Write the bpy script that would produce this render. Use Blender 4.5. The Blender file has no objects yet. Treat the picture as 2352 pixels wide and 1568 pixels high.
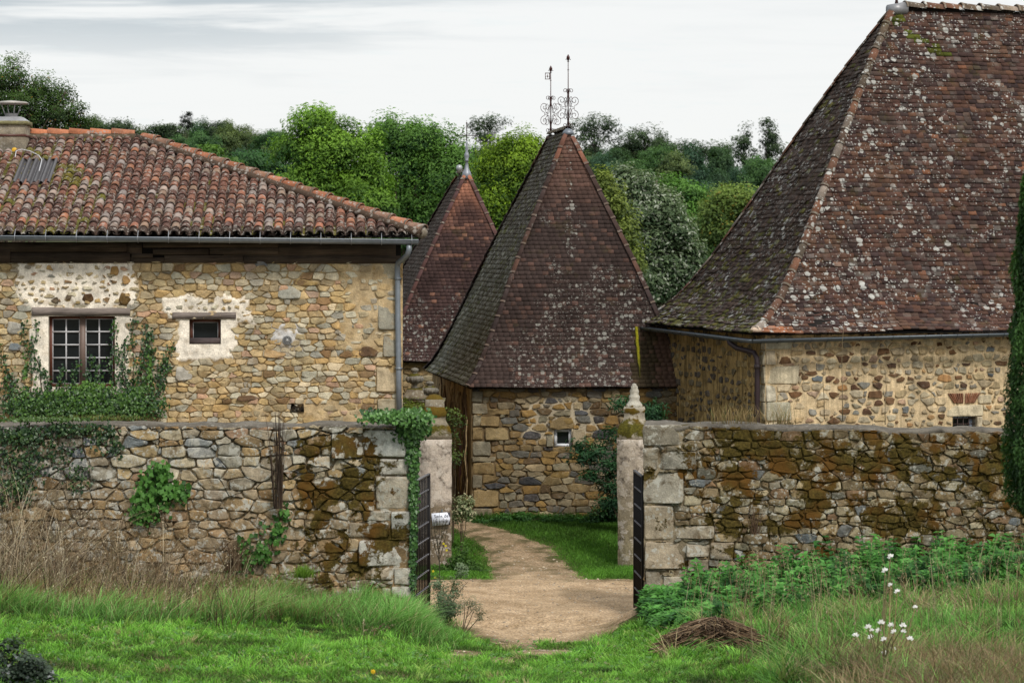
import bpy, math, random
import numpy as np
from mathutils import Vector, noise as mnoise

SC = bpy.context.scene
COL = SC.collection
RNG = random.Random(7)
NR = np.random.default_rng(11)
F = 5553.0            # focal length in units of a 2352 wide frame (85 mm lens)
CAMZ = 5.6

def P(px, py, Y):
    """survey point: bearing px, elevation py, distance Y"""
    return Vector(((px - 1176) / F * Y, Y, CAMZ - (py - 563) / F * Y))

class Frame:
    """local frame of a facade: origin on the ground, turned by rot"""
    def __init__(s, x, y, deg):
        s.x, s.y, s.r = x, y, math.radians(deg)
        s.c, s.s = math.cos(s.r), math.sin(s.r)
    def inv(s, px, py, off=0.0):
        a = (px - 1176) / F
        u = (s.x - off * s.s - a * (s.y + off * s.c)) / (a * s.s - s.c)
        t = s.y + off * s.c + u * s.s
        return u, CAMZ - (py - 563) / F * t
    def rect(s, x0, y0, x1, y1, off=0.0):
        a, b = s.inv(x0, y1, off); c, d = s.inv(x1, y0, off)
        return (min(a, c), min(b, d), max(a, c), max(b, d))
    def W(s, u, y, z):
        return Vector((s.x + u * s.c - y * s.s, s.y + u * s.s + y * s.c, z))

# ---------------------------------------------------------------- objects
def settags(o, label=None, cat=None, group=None, kind=None):
    if label: o['label'] = label
    if cat: o['category'] = cat
    if group: o['group'] = group
    if kind: o['kind'] = kind
    return o

def thing(name, label, cat, loc=(0, 0, 0), rotz=0.0, group=None):
    o = bpy.data.objects.new(name, None); COL.objects.link(o)
    o.location = loc; o.rotation_euler = (0, 0, rotz); o.empty_display_size = .2
    return settags(o, label, cat, group)

class MB:
    """collects geometry with vertex colours and links it as one mesh"""
    def __init__(s): s.V = []; s.C = []; s.Q = []; s.T = []; s.N = 0; s.G = []
    def arr(s, V, Fs, C):
        V = np.asarray(V, dtype=np.float64).reshape(-1, 3); n = len(V)
        C = np.asarray(C, dtype=np.float64)
        if C.ndim == 1:
            if len(C) == 3: C = np.append(C, 0)
            C = np.tile(C, (n, 1))
        if C.shape[1] == 3: C = np.hstack([C, np.zeros((n, 1))])
        s.V.append(V); s.C.append(C)
        for f in Fs:
            f = np.asarray(f)
            if f.size == 0: continue
            (s.Q if f.shape[1] == 4 else s.T).append(f + s.N)
        s.N += n
    def add(s, V, faces, C):
        q = [f for f in faces if len(f) == 4]; t = [f for f in faces if len(f) == 3]
        g = [f for f in faces if len(f) > 4]
        for f in g: s.G.append([i + s.N for i in f])
        s.arr(V, [np.array(q, dtype=int).reshape(-1, 4), np.array(t, dtype=int).reshape(-1, 3)], C)
    def box(s, x0, y0, z0, x1, y1, z1, c, jit=0.0):
        V = [(x, y, z) for z in (z0, z1) for y in (y0, y1) for x in (x0, x1)]
        if jit: V = [tuple(k + RNG.uniform(-jit, jit) for k in v) for v in V]
        s.add(V, [(0, 2, 3, 1), (4, 5, 7, 6), (0, 1, 5, 4), (2, 6, 7, 3), (0, 4, 6, 2), (1, 3, 7, 5)], c)
    def tube(s, pts, r, c, n=6, cap=True):
        pts = [Vector(p) for p in pts]; m = len(pts)
        rs = r if isinstance(r, (list, tuple)) else [r] * m
        ref = Vector((0, 0, 1)) if abs((pts[-1] - pts[0]).normalized().z) < .9 else Vector((1, 0, 0))
        V = []
        for i, p in enumerate(pts):
            d = (pts[min(i + 1, m - 1)] - pts[max(i - 1, 0)])
            if d.length < 1e-9: d = Vector((0, 0, 1))
            d.normalize()
            a = d.cross(ref)
            if a.length < 1e-4: a = d.cross(Vector((0, 1, 0.01)))
            a.normalize(); b = d.cross(a)
            for k in range(n):
                t = 2 * math.pi * k / n
                V.append(p + (a * math.cos(t) + b * math.sin(t)) * rs[i])
        fs = []
        for i in range(m - 1):
            for k in range(n):
                fs.append((i * n + k, i * n + (k + 1) % n, (i + 1) * n + (k + 1) % n, (i + 1) * n + k))
        if cap:
            fs.append(tuple(range(n))[::-1]); fs.append(tuple((m - 1) * n + k for k in range(n)))
        s.add([tuple(v) for v in V], fs, c)
    def lathe(s, prof, c, cx=0, cy=0, n=14, sq=False):
        V = []; fs = []; m = len(prof)
        cs = c if isinstance(c, list) else None; CC = []
        if sq: n = 4
        for j, (r, z) in enumerate(prof):
            for k in range(n):
                t = 2 * math.pi * (k + (.5 if sq else 0)) / n; rr = r * (1.414 if sq else 1)
                V.append((cx + rr * math.cos(t), cy + rr * math.sin(t), z))
                if cs: CC.append(cs[j])
        for j in range(m - 1):
            for k in range(n):
                fs.append((j * n + k, j * n + (k + 1) % n, (j + 1) * n + (k + 1) % n, (j + 1) * n + k))
        fs.append(tuple(range(n))[::-1]); fs.append(tuple((m - 1) * n + k for k in range(n)))
        s.add(V, fs, np.array(CC) if cs else c)
    def build(s, name, m, parent=None, smooth=False):
        me = bpy.data.meshes.new(name)
        V = np.vstack(s.V); C = np.vstack(s.C)
        Q = np.vstack(s.Q).astype(np.int32) if s.Q else np.zeros((0, 4), np.int32)
        T = np.vstack(s.T).astype(np.int32) if s.T else np.zeros((0, 3), np.int32)
        G = s.G; gl = [i for f in G for i in f]
        me.vertices.add(len(V)); me.vertices.foreach_set('co', V.astype(np.float32).ravel())
        loops = np.concatenate([Q.ravel(), T.ravel(), np.array(gl, dtype=np.int32)]).astype(np.int32)
        me.loops.add(len(loops)); me.loops.foreach_set('vertex_index', loops)
        st = [np.arange(len(Q)) * 4, len(Q) * 4 + np.arange(len(T)) * 3]
        o = len(Q) * 4 + len(T) * 3; gs = []
        for f in G: gs.append(o); o += len(f)
        st = np.concatenate(st + [np.array(gs)]).astype(np.int32)
        me.polygons.add(len(st)); me.polygons.foreach_set('loop_start', st)
        if smooth: me.polygons.foreach_set('use_smooth', np.ones(len(st), dtype=bool))
        me.update(calc_edges=True)
        ca = me.color_attributes.new('Col', 'FLOAT_COLOR', 'POINT')
        ca.data.foreach_set('color', C.astype(np.float32).ravel())
        me.materials.append(m)
        ob = bpy.data.objects.new(name, me); COL.objects.link(ob)
        if parent: ob.parent = parent
        return ob

def fbm(x, y, z=0.0, s=1.0, o=3):
    v = 0; a = .5; t = 0
    for i in range(o):
        v += a * mnoise.noise(Vector((x * s, y * s, z * s))); t += a; s *= 2.03; a *= .5
    return v / t
def sst(a, b, x):
    t = min(1, max(0, (x - a) / (b - a))); return t * t * (3 - 2 * t)
def lerp(a, b, t): return a + (b - a) * t
def npst(a, b, x):
    t = np.clip((x - a) / (b - a), 0, 1); return t * t * (3 - 2 * t)
def spline1(tab, t):
    xs = [a for a, b in tab]; ys = [b for a, b in tab]
    return float(np.interp(t, xs, ys))
def srgb(r, g, b):
    f = lambda c: (c / 255 / 12.92) if c <= 10 else ((c / 255 + .055) / 1.055) ** 2.4
    return (f(r), f(g), f(b))

# ---------------------------------------------------------------- materials
class NT:
    def __init__(s, name, world=False):
        if world:
            s.t = world.node_tree
        else:
            s.m = bpy.data.materials.new(name); s.m.use_nodes = True; s.t = s.m.node_tree
        s.t.nodes.clear()
    def n(s, typ, **kw):
        nd = s.t.nodes.new(typ)
        for k, v in kw.items():
            if k.startswith('_'): setattr(nd, k[1:], v)
        for k, v in kw.items():
            if not k.startswith('_'): s.put(nd, int(k[1:]) if k[0] == 'i' and k[1:].isdigit() else k.replace('__', ' '), v)
        return nd
    def put(s, nd, k, v):
        sk = nd.inputs[k]
        if isinstance(v, bpy.types.NodeSocket): s.t.links.new(v, sk)
        else:
            if sk.type == 'RGBA' and hasattr(v, '__len__') and len(v) == 3: v = (*v, 1)
            sk.default_value = v
    def attr(s): return s.n('ShaderNodeAttribute', _attribute_name='Col')
    def obj(s): return s.n('ShaderNodeTexCoord').outputs['Object']
    def mapv(s, v, sc): return s.n('ShaderNodeMapping', i0=v, Scale=sc).outputs[0]
    def noise(s, v, sc, det=4, ro=.55, dist=0.0): return s.n('ShaderNodeTexNoise', Vector=v, Scale=sc, Detail=det, Roughness=ro, Distortion=dist).outputs[0]
    def vor(s, v, sc, feat='F1', rnd=1.0): return s.n('ShaderNodeTexVoronoi', _feature=feat, Vector=v, Scale=sc, Randomness=rnd).outputs
    def ma(s, op, a, b=0.0, c=0.0, clamp=False): return s.n('ShaderNodeMath', _operation=op, _use_clamp=clamp, i0=a, i1=b, i2=c).outputs[0]
    def mr(s, v, a, b, c=0.0, d=1.0, sm=True):
        return s.n('ShaderNodeMapRange', _interpolation_type='SMOOTHSTEP' if sm else 'LINEAR', Value=v, **{'From__Min': a, 'From__Max': b, 'To__Min': c, 'To__Max': d}).outputs[0]
    def mix(s, f, a, b, bt='MIX'):
        nd = s.n('ShaderNodeMix', _data_type='RGBA', _blend_type=bt)
        s.put(nd, 0, f); s.put(nd, 6, a); s.put(nd, 7, b); return nd.outputs[2]
    def scale(s, c, v):
        nd = s.n('ShaderNodeVectorMath', _operation='SCALE', i0=c); s.put(nd, 3, v); return nd.outputs[0]
    def bump(s, h, st=.5, d=.02): return s.n('ShaderNodeBump', Strength=st, Distance=d, Height=h).outputs[0]
    def out(s, col, rough=.85, nrm=None, spec=.25, metal=0.0, **kw):
        b = s.n('ShaderNodeBsdfPrincipled', Roughness=rough, Metallic=metal, **kw)
        s.put(b, 'Base Color', col); b.inputs['Specular IOR Level'].default_value = spec
        if nrm is not None: s.put(b, 'Normal', nrm)
        o = s.n('ShaderNodeOutputMaterial'); s.t.links.new(b.outputs[0], o.inputs[0]); return s.m

def m_stone(name, lichen=.35, bt=.6, mosc=1.7, stain=(.16, .085, .03), stainamt=.35, moss=(.072, .052, .012), spots=(.52, .51, .46), rough=.92, streak=0.0, fine=46):
    t = NT(name); a = t.attr(); v = t.obj(); c = a.outputs['Color']
    n1 = t.noise(v, 8, 6, .62); n2 = t.noise(v, fine, 5, .65); n3 = t.noise(v, 2.1, 4, .6)
    c = t.scale(c, t.ma('ADD', t.ma('MULTIPLY', t.mr(n1, .25, .75, sm=False), .62), .66))
    c = t.scale(c, t.ma('ADD', t.ma('MULTIPLY', t.mr(n2, .3, .7, sm=False), .5), .74))
    c = t.mix(t.ma('MULTIPLY', t.mr(t.noise(v, 5.3, 5, .6, .6), .5, .72), stainamt), c, stain)
    c = t.scale(c, t.mr(n3, .3, .62, .74, 1.06))
    if streak:
        ns = t.noise(t.mapv(v, (9, 9, .7)), 1.6, 5, .6)
        c = t.scale(c, t.mr(ns, .35, .62, 1 - streak, 1.05))
    # lichen crusts
    vd = t.vor(t.n('ShaderNodeVectorMath', _operation='ADD', i0=v, i1=t.scale(t.n('ShaderNodeTexNoise', Vector=v, Scale=30.0).outputs[1], .03)).outputs[0], 17)
    pick = t.n('ShaderNodeSeparateColor', i0=vd[1]).outputs[0]
    rad = t.ma('MULTIPLY', pick, .52)
    sp = t.ma('MULTIPLY', t.mr(t.ma('SUBTRACT', rad, vd[0]), -.02, .09), t.mr(t.noise(v, 1.7, 3), .42, .58))
    big = t.mr(t.noise(v, 6.5, 7, .7, .4), bt, bt + .05)
    sp = t.ma('MULTIPLY', t.ma('MAXIMUM', sp, big), lichen)
    c = t.mix(sp, c, t.mix(n1, t.scale(spots, .6) if False else spots, (spots[0] * .62, spots[1] * .6, spots[2] * .55)))
    # moss follows the painted alpha channel
    mm = t.ma('ADD', a.outputs['Alpha'], t.ma('MULTIPLY', t.ma('SUBTRACT', t.noise(v, 4.2, 7, .68), .5), mosc))
    mo = t.mr(mm, .46, .64)
    mcol = t.mix(t.mr(t.noise(v, 24, 4, .7), .35, .7), tuple(.55 * q for q in moss), tuple(1.5 * q for q in moss))
    mcol = t.mix(t.mr(t.noise(v, 1.3, 3), .45, .65), mcol, (moss[0] * 1.5, moss[1] * 1.0, moss[2] * .9))
    c = t.mix(mo, c, mcol)
    h = t.ma('ADD', t.ma('MULTIPLY', n2, .6), t.ma('ADD', t.ma('MULTIPLY', n1, .9), t.ma('MULTIPLY', mo, .5)))
    return t.out(c, rough, t.bump(h, .75, .025), .15)

def m_tile(name, lichen=.5, lsize=11.0, lthr=.3, moss=.0, lcol=(.5, .5, .48), sq=(1, 1, 1), var=.5, thr2=(.45, .6), lp=1.8):
    """clay tile: vertex colour per tile, alpha paints lichen density"""
    t = NT(name); a = t.attr(); v = t.obj(); c = a.outputs['Color']
    n1 = t.noise(v, 7, 6, .65); n2 = t.noise(v, 55, 4, .6)
    c = t.scale(c, t.ma('ADD', t.ma('MULTIPLY', t.mr(n1, .25, .75, sm=False), var), 1 - var * .55))
    c = t.scale(c, t.mr(n2, .25, .75, .72, 1.25, sm=False))
    wv = t.n('ShaderNodeVectorMath', _operation='ADD', i0=t.mapv(v, sq), i1=t.scale(t.n('ShaderNodeTexNoise', Vector=v, Scale=22.0).outputs[1], .045)).outputs[0]
    vd = t.vor(wv, lsize); pick = t.n('ShaderNodeSeparateColor', i0=vd[1])
    rad = t.ma('MULTIPLY', t.ma('POWER', pick.outputs[0], lp), .62)
    gate = t.mr(t.ma('ADD', t.noise(v, 1.1, 5, .65), t.ma('MULTIPLY', a.outputs['Alpha'], .5)), thr2[0], thr2[1])
    sp = t.ma('MULTIPLY', t.mr(t.ma('SUBTRACT', rad, vd[0]), 0, .09), gate)
    vd2 = t.vor(wv, lsize * 3.1); p2 = t.n('ShaderNodeSeparateColor', i0=vd2[1])
    sp2 = t.ma('MULTIPLY', t.mr(t.ma('SUBTRACT', t.ma('MULTIPLY', t.ma('POWER', p2.outputs[1], 2.5), .6), vd2[0]), 0, .1), t.mr(gate, 0, .8))
    sp = t.ma('MULTIPLY', t.ma('MAXIMUM', sp, t.ma('MULTIPLY', sp2, .75)), lichen)
    c = t.mix(sp, c, t.mix(n2, lcol, (lcol[0] * .6, lcol[1] * .6, lcol[2] * .55)))
    if moss:
        mo = t.ma('MULTIPLY', t.mr(t.noise(v, 2.6, 6, .7), .56, .68), moss)
        c = t.mix(mo, c, t.mix(t.noise(v, 30, 3), (.03, .03, .006), (.1, .085, .012)))
    h = t.ma('ADD', t.ma('MULTIPLY', n2, .5), n1)
    return t.out(c, .88, t.bump(h, .5, .012), .2)

def m_leaf(name, trans=.35, rough=.55, spec=.25):
    t = NT(name); c = t.attr().outputs['Color']
    d = t.n('ShaderNodeBsdfPrincipled', Roughness=rough); t.put(d, 'Base Color', c)
    d.inputs['Specular IOR Level'].default_value = spec
    tr = t.n('ShaderNodeBsdfTranslucent', Color=t.mix(.5, c, t.mix(1.0, c, (1.0, 1.1, .35, 1), 'MULTIPLY')))
    mx = t.n('ShaderNodeMixShader', i0=trans); t.t.links.new(d.outputs[0], mx.inputs[1]); t.t.links.new(tr.outputs[0], mx.inputs[2])
    o = t.n('ShaderNodeOutputMaterial'); t.t.links.new(mx.outputs[0], o.inputs[0]); return t.m

def m_vc(name, rough=.7, spec=.3, metal=0.0, var=.3, sc=20.0, bump=.2):
    t = NT(name); c = t.attr().outputs['Color']; v = t.obj(); n = t.noise(v, sc, 5, .62)
    c = t.scale(c, t.mr(n, .25, .75, 1 - var, 1 + var, sm=False))
    return t.out(c, rough, t.bump(n, bump, .01), spec, metal)

def m_wood(name):
    t = NT(name); c = t.attr().outputs['Color']; v = t.obj()
    g = t.noise(t.mapv(v, (1.2, 14, 22)), 1.6, 7, .68, .5); g2 = t.noise(v, 1.6, 4)
    c = t.scale(c, t.mr(g, .3, .7, .45, 1.45, sm=False)); c = t.scale(c, t.mr(g2, .3, .7, .7, 1.2))
    return t.out(c, .85, t.bump(g, .6, .02), .15)

def m_glass(name, col=(.006, .007, .008)):
    t = NT(name); v = t.obj(); n = t.noise(v, 1.5, 3)
    return t.out(t.mix(t.noise(v, 4, 4), col, (col[0] * 3, col[1] * 3, col[2] * 3)), .12, t.bump(n, .08, .02), .35)

M = {}
M['house_stone'] = m_stone('house_stone', .15, .6, 1.7, (.33, .20, .08), .3, spots=(.5, .46, .38))
M['wall_stone'] = m_stone('wall_stone', .85, .535, 2.6, (.105, .072, .038), .8)
M['mossy_stone'] = m_stone('mossy_stone', .8, .565, 2.6, (.085, .056, .026), .85)
M['mid_stone'] = m_stone('mid_stone', .12, .6, 1.7, (.16, .09, .03), .35)
M['barn_stone'] = m_stone('barn_stone', .1, .6, 1.7, (.2, .11, .04), .2, streak=.25)
M['dirt_stone'] = m_stone('dirt_stone', .05, .6, 1.7, (.12, .07, .025), .4, streak=.55)
M['pillar_stone'] = m_stone('pillar_stone', .75, .53, 1.7, (.05, .038, .028), .95, spots=(.62, .56, .5))
M['finial_stone'] = m_stone('finial_stone', .35, .6, 1.7, (.12, .1, .06), .25, moss=(.075, .066, .010))
M['cap'] = m_stone('cap', .35, .6, 1.7, (.12, .11, .09), .3, spots=(.45, .44, .42))
M['canal'] = m_tile('canal', .75, 13, lcol=(.42, .38, .35), moss=0.0, var=.6, thr2=(.36, .52))
M['tower_tile'] = m_tile('tower_tile', .72, 11, moss=.25, lcol=(.46, .45, .42), var=.55)
M['barn_tile'] = m_tile('barn_tile', .95, 7.6, moss=.35, lcol=(.58, .57, .55), var=.6, thr2=(.46, .66), lp=2.9)
M['leaf'] = m_leaf('leaf'); M['grass'] = m_leaf('grass', .3, .6, .2); M['dry'] = m_leaf('dry', .2, .8, .1)
M['ivy'] = m_leaf('ivy', .15, .4, .35)
M['bark'] = m_vc('bark', .9, .1, 0, .45, 14, .6)
M['wood'] = m_wood('wood')
M['zinc'] = m_vc('zinc', .45, .5, .35, .18, 9, .05)
M['paint'] = m_vc('paint', .5, .4, 0, .12, 25, .08)
M['gate_iron'] = m_vc('gate_iron', .55, .2, 0, .2, 30, .1)
M['iron'] = m_vc('iron', .5, .4, .2, .3, 30, .2)
M['moss'] = m_vc('moss', .95, .05, 0, .6, 30, .6)
M['glass'] = m_glass('glass')
M['petal'] = m_leaf('petal', .3, .6, .2)
# ---------------------------------------------------------------- rubble masonry
def clip(poly, a, b, c):
    out = []; n = len(poly)
    for i in range(n):
        p = poly[i]; q = poly[(i + 1) % n]
        dp = a * p[0] + b * p[1] - c; dq = a * q[0] + b * q[1] - c
        if dp <= 0: out.append(p)
        if (dp < 0 < dq) or (dq < 0 < dp):
            t = dp / (dp - dq); out.append((p[0] + (q[0] - p[0]) * t, p[1] + (q[1] - p[1]) * t))
    return out
def area(p):
    return abs(sum(p[i][0] * p[(i + 1) % len(p)][1] - p[(i + 1) % len(p)][0] * p[i][1] for i in range(len(p)))) / 2 if len(p) > 2 else 0
def chaikin(p, k=.25):
    o = []
    for i in range(len(p)):
        a = p[i]; b = p[(i + 1) % len(p)]
        o.append((a[0] + (b[0] - a[0]) * k, a[1] + (b[1] - a[1]) * k)); o.append((a[0] + (b[0] - a[0]) * (1 - k), a[1] + (b[1] - a[1]) * (1 - k)))
    return o
def jitc(c, r, k=.16):
    v = 1 + r.uniform(-k, k); h = r.uniform(-.07, .07)
    return (c[0] * v * (1 + h), c[1] * v, c[2] * v * (1 - h))

def put_stone(mb, poly, depth, col, r, moss=0.0, yoff=0.0, rnd=.2, rough=.02, top=.8):
    """one pillow-faced stone from a flat outline, outward is -y"""
    p = poly
    # split long edges so the outline can wander
    q = []
    L = math.sqrt(area(p)) * .55
    for i in range(len(p)):
        a = p[i]; b = p[(i + 1) % len(p)]; n = max(1, int(math.hypot(b[0] - a[0], b[1] - a[1]) / L + .3))
        for k in range(n): q.append((a[0] + (b[0] - a[0]) * k / n + r.uniform(-rough, rough), a[1] + (b[1] - a[1]) * k / n + r.uniform(-rough, rough)))
    p = chaikin(q, rnd * .62)
    if len(p) < 20: p = chaikin(p, .2)
    n = len(p); cx = sum(a[0] for a in p) / n; cz = sum(a[1] for a in p) / n
    tx = r.uniform(-.2, .2); tz = r.uniform(-.22, .25)
    V = []; rings = ((1.0, .02), (.992, -depth * .6), (.95, -depth * .93), (top, -depth), (top * .45, -depth * 1.03))
    for sc, y in rings:
        for a in p:
            dx = (a[0] - cx) * sc; dz = (a[1] - cz) * sc
            yy = y + (tx * dx + tz * dz) * (0 if y > 0 else min(1, depth / .04)) + (0 if y > 0 else mnoise.noise(Vector((a[0] * 9 * sc, a[1] * 9 * sc, cx * 3))) * depth * .5)
            V.append((cx + dx, yy + yoff, cz + dz))
    V.append((cx, -depth * 1.06 + yoff, cz))
    fs = []
    for j in range(len(rings) - 1):
        for k in range(n): fs.append((j * n + k, (j + 1) * n + k, (j + 1) * n + (k + 1) % n, j * n + (k + 1) % n))
    for k in range(n): fs.append(((len(rings) - 1) * n + k, len(V) - 1, (len(rings) - 1) * n + (k + 1) % n))
    if callable(moss): mb.add(V, fs, np.array([(*col, moss(v[0], v[2])) for v in V]))
    else: mb.add(V, fs, (*col, moss))

def rubble(mb, u0, u1, z0, z1, h, w, gap, depth, palette, seed, avoid=(), quoins=(), mod=None, moss=None, tint=None, wjit=.3, qpal=None, qdepth=None, rough=.012, topz=None, met=1.22):
    r = random.Random(seed)
    pts = []; wt = []; z = z0 - h
    while z < z1 + h * 1.2:
        hh = h * r.uniform(.55, 1.5); u = u0 - w + r.uniform(0, w)
        while u < u1 + w:
            ww = w * math.exp(r.uniform(-.75, .6)) * (hh / h) ** .4
            pts.append((u + ww / 2, z + hh / 2 + r.uniform(-.2, .2) * hh)); wt.append(r.uniform(-1, 1) * wjit * h * w)
            if r.random() < .22: pts.append((u + ww * r.uniform(.1, .9), z + hh * r.uniform(0, 1))); wt.append(-.3 * h * w)
            u += ww
        z += hh
    A = np.array(pts); Wt = np.array(wt); asp = math.sqrt(w / h) * met
    S = A * np.array([1 / asp, asp]); R = max(h, w) * 1.6
    pal = [c for c, k in palette]; pk = [k for c, k in palette]
    for i in range(len(S)):
        if not (u0 - w < A[i, 0] < u1 + w): continue
        d = np.sum((S - S[i]) ** 2, 1); nb = np.argsort(d)[1:22]
        x, y = S[i]; poly = [(x - R, y - R), (x + R, y - R), (x + R, y + R), (x - R, y + R)]
        for j in nb:
            a = 2 * (S[j, 0] - x); b = 2 * (S[j, 1] - y)
            c = S[j, 0] ** 2 + S[j, 1] ** 2 - x * x - y * y - Wt[j] + Wt[i]
            poly = clip(poly, a, b, c)
            if len(poly) < 3: break
        if len(poly) < 3: continue
        poly = [(px * asp, py / asp) for px, py in poly]
        tz = z1 if topz is None else topz(A[i, 0])
        for (a, b, c) in ((-1, 0, -u0), (1, 0, u1), (0, -1, -z0), (0, 1, tz)): poly = clip(poly, a, b, c)
        if area(poly) < .12 * h * w: continue
        for (a0, b0, a1, b1) in list(avoid) + [q[:4] for q in quoins]:
            xs = [p[0] for p in poly]; ys = [p[1] for p in poly]
            if not poly or max(xs) <= a0 or min(xs) >= a1 or max(ys) <= b0 or min(ys) >= b1: continue
            best = max((clip(poly, 1, 0, a0), clip(poly, -1, 0, -a1), clip(poly, 0, 1, b0), clip(poly, 0, -1, -b1)), key=area)
            poly = best if area(best) > .12 * h * w else []
            if not poly: break
        if len(poly) < 3: continue
        cx = sum(p[0] for p in poly) / len(poly); cz = sum(p[1] for p in poly) / len(poly)
        sh = 1.0; dd = depth
        if mod:
            m = mod(cx, cz, r)
            if m is None: continue
            sh, dd = m
        rad = math.sqrt(area(poly)) / 2
        k = max(.4, 1 - gap / rad) * sh
        poly = [(cx + (p[0] - cx) * k, cz + (p[1] - cz) * k) for p in poly]
        col = jitc(r.choices(pal, pk)[0], r)
        if tint: col = tint(cx, cz, col, r)
        put_stone(mb, poly, dd * r.uniform(.75, 1.35), col, r, (lambda a, b, k=r.uniform(-.06, .06): moss(a, b) + k) if moss else 0, rough=rough)
    for q in quoins:
        a0, b0, a1, b1 = q[:4]; col = jitc(r.choice(qpal), r, .1)
        if tint: col = tint((a0 + a1) / 2, (b0 + b1) / 2, col, r)
        g = gap * .8; s = .03
        poly = [(a0 + g, b0 + g), (a1 - g, b0 + g + r.uniform(-s, s) * .3), (a1 - g + r.uniform(-s, s), b1 - g), (a0 + g, b1 - g + r.uniform(-s, s) * .3)]
        put_stone(mb, poly, qdepth or depth, col, r, moss if moss else 0, rnd=.12, rough=.006, top=.88)

def sheet(mb, u0, u1, z0, z1, res, fn, holes=(), topz=None, thick=0.0):
    """mortar bed with openings; fn(u,z)->(y, r,g,b,a)"""
    us = list(np.linspace(u0, u1, max(2, int((u1 - u0) / res) + 1))); zs = list(np.linspace(z0, z1, max(2, int((z1 - z0) / res) + 1)))
    for (a, b, c, d) in holes: us += [a, c]; zs += [b, d]
    us = sorted(set(round(u, 4) for u in us if u0 - 1e-6 <= u <= u1 + 1e-6)); zs = sorted(set(round(z, 4) for z in zs if z0 - 1e-6 <= z <= z1 + 1e-6))
    V = []; C = []
    for z in zs:
        for u in us:
            zz = z
            if topz: zz = z0 + (z - z0) * (topz(u) - z0) / (z1 - z0)
            y, *c = fn(u, zz); V.append((u, y, zz)); C.append(c)
    n = len(us); fs = []
    for j in range(len(zs) - 1):
        for i in range(n - 1):
            cu = (us[i] + us[i + 1]) / 2; cz = (zs[j] + zs[j + 1]) / 2
            if any(a < cu < c and b < cz < d for (a, b, c, d) in holes): continue
            fs.append((j * n + i, j * n + i + 1, (j + 1) * n + i + 1, (j + 1) * n + i))
    mb.arr(V, [np.array(fs)], np.array(C))

def reveal(mb, rc, d, col, y0=0.0):
    a, b, c, e = rc
    for p, q in (((a, b), (a, e)), ((a, e), (c, e)), ((c, e), (c, b)), ((c, b), (a, b))):
        mb.add([(p[0], y0, p[1]), (q[0], y0, q[1]), (q[0], d, q[1]), (p[0], d, p[1])], [(0, 1, 2, 3)], col)

# ---------------------------------------------------------------- tiled roofs
def roof_face(E0, E1, R0, R1, prof):
    """curved hip face: eave E0-E1, top R0-R1; prof(t)-> plan fraction"""
    E0, E1, R0, R1 = map(Vector, (E0, E1, R0, R1))
    def pt(t, a):
        s = spline1(prof, t)
        b = E0.lerp(R0, s); c = E1.lerp(R1, s)
        z0 = E0.z + (R0.z - E0.z) * t; z1 = E1.z + (R1.z - E1.z) * t
        return Vector((lerp(b.x, c.x, a), lerp(b.y, c.y, a), lerp(z0, z1, a)))
    return pt

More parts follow.
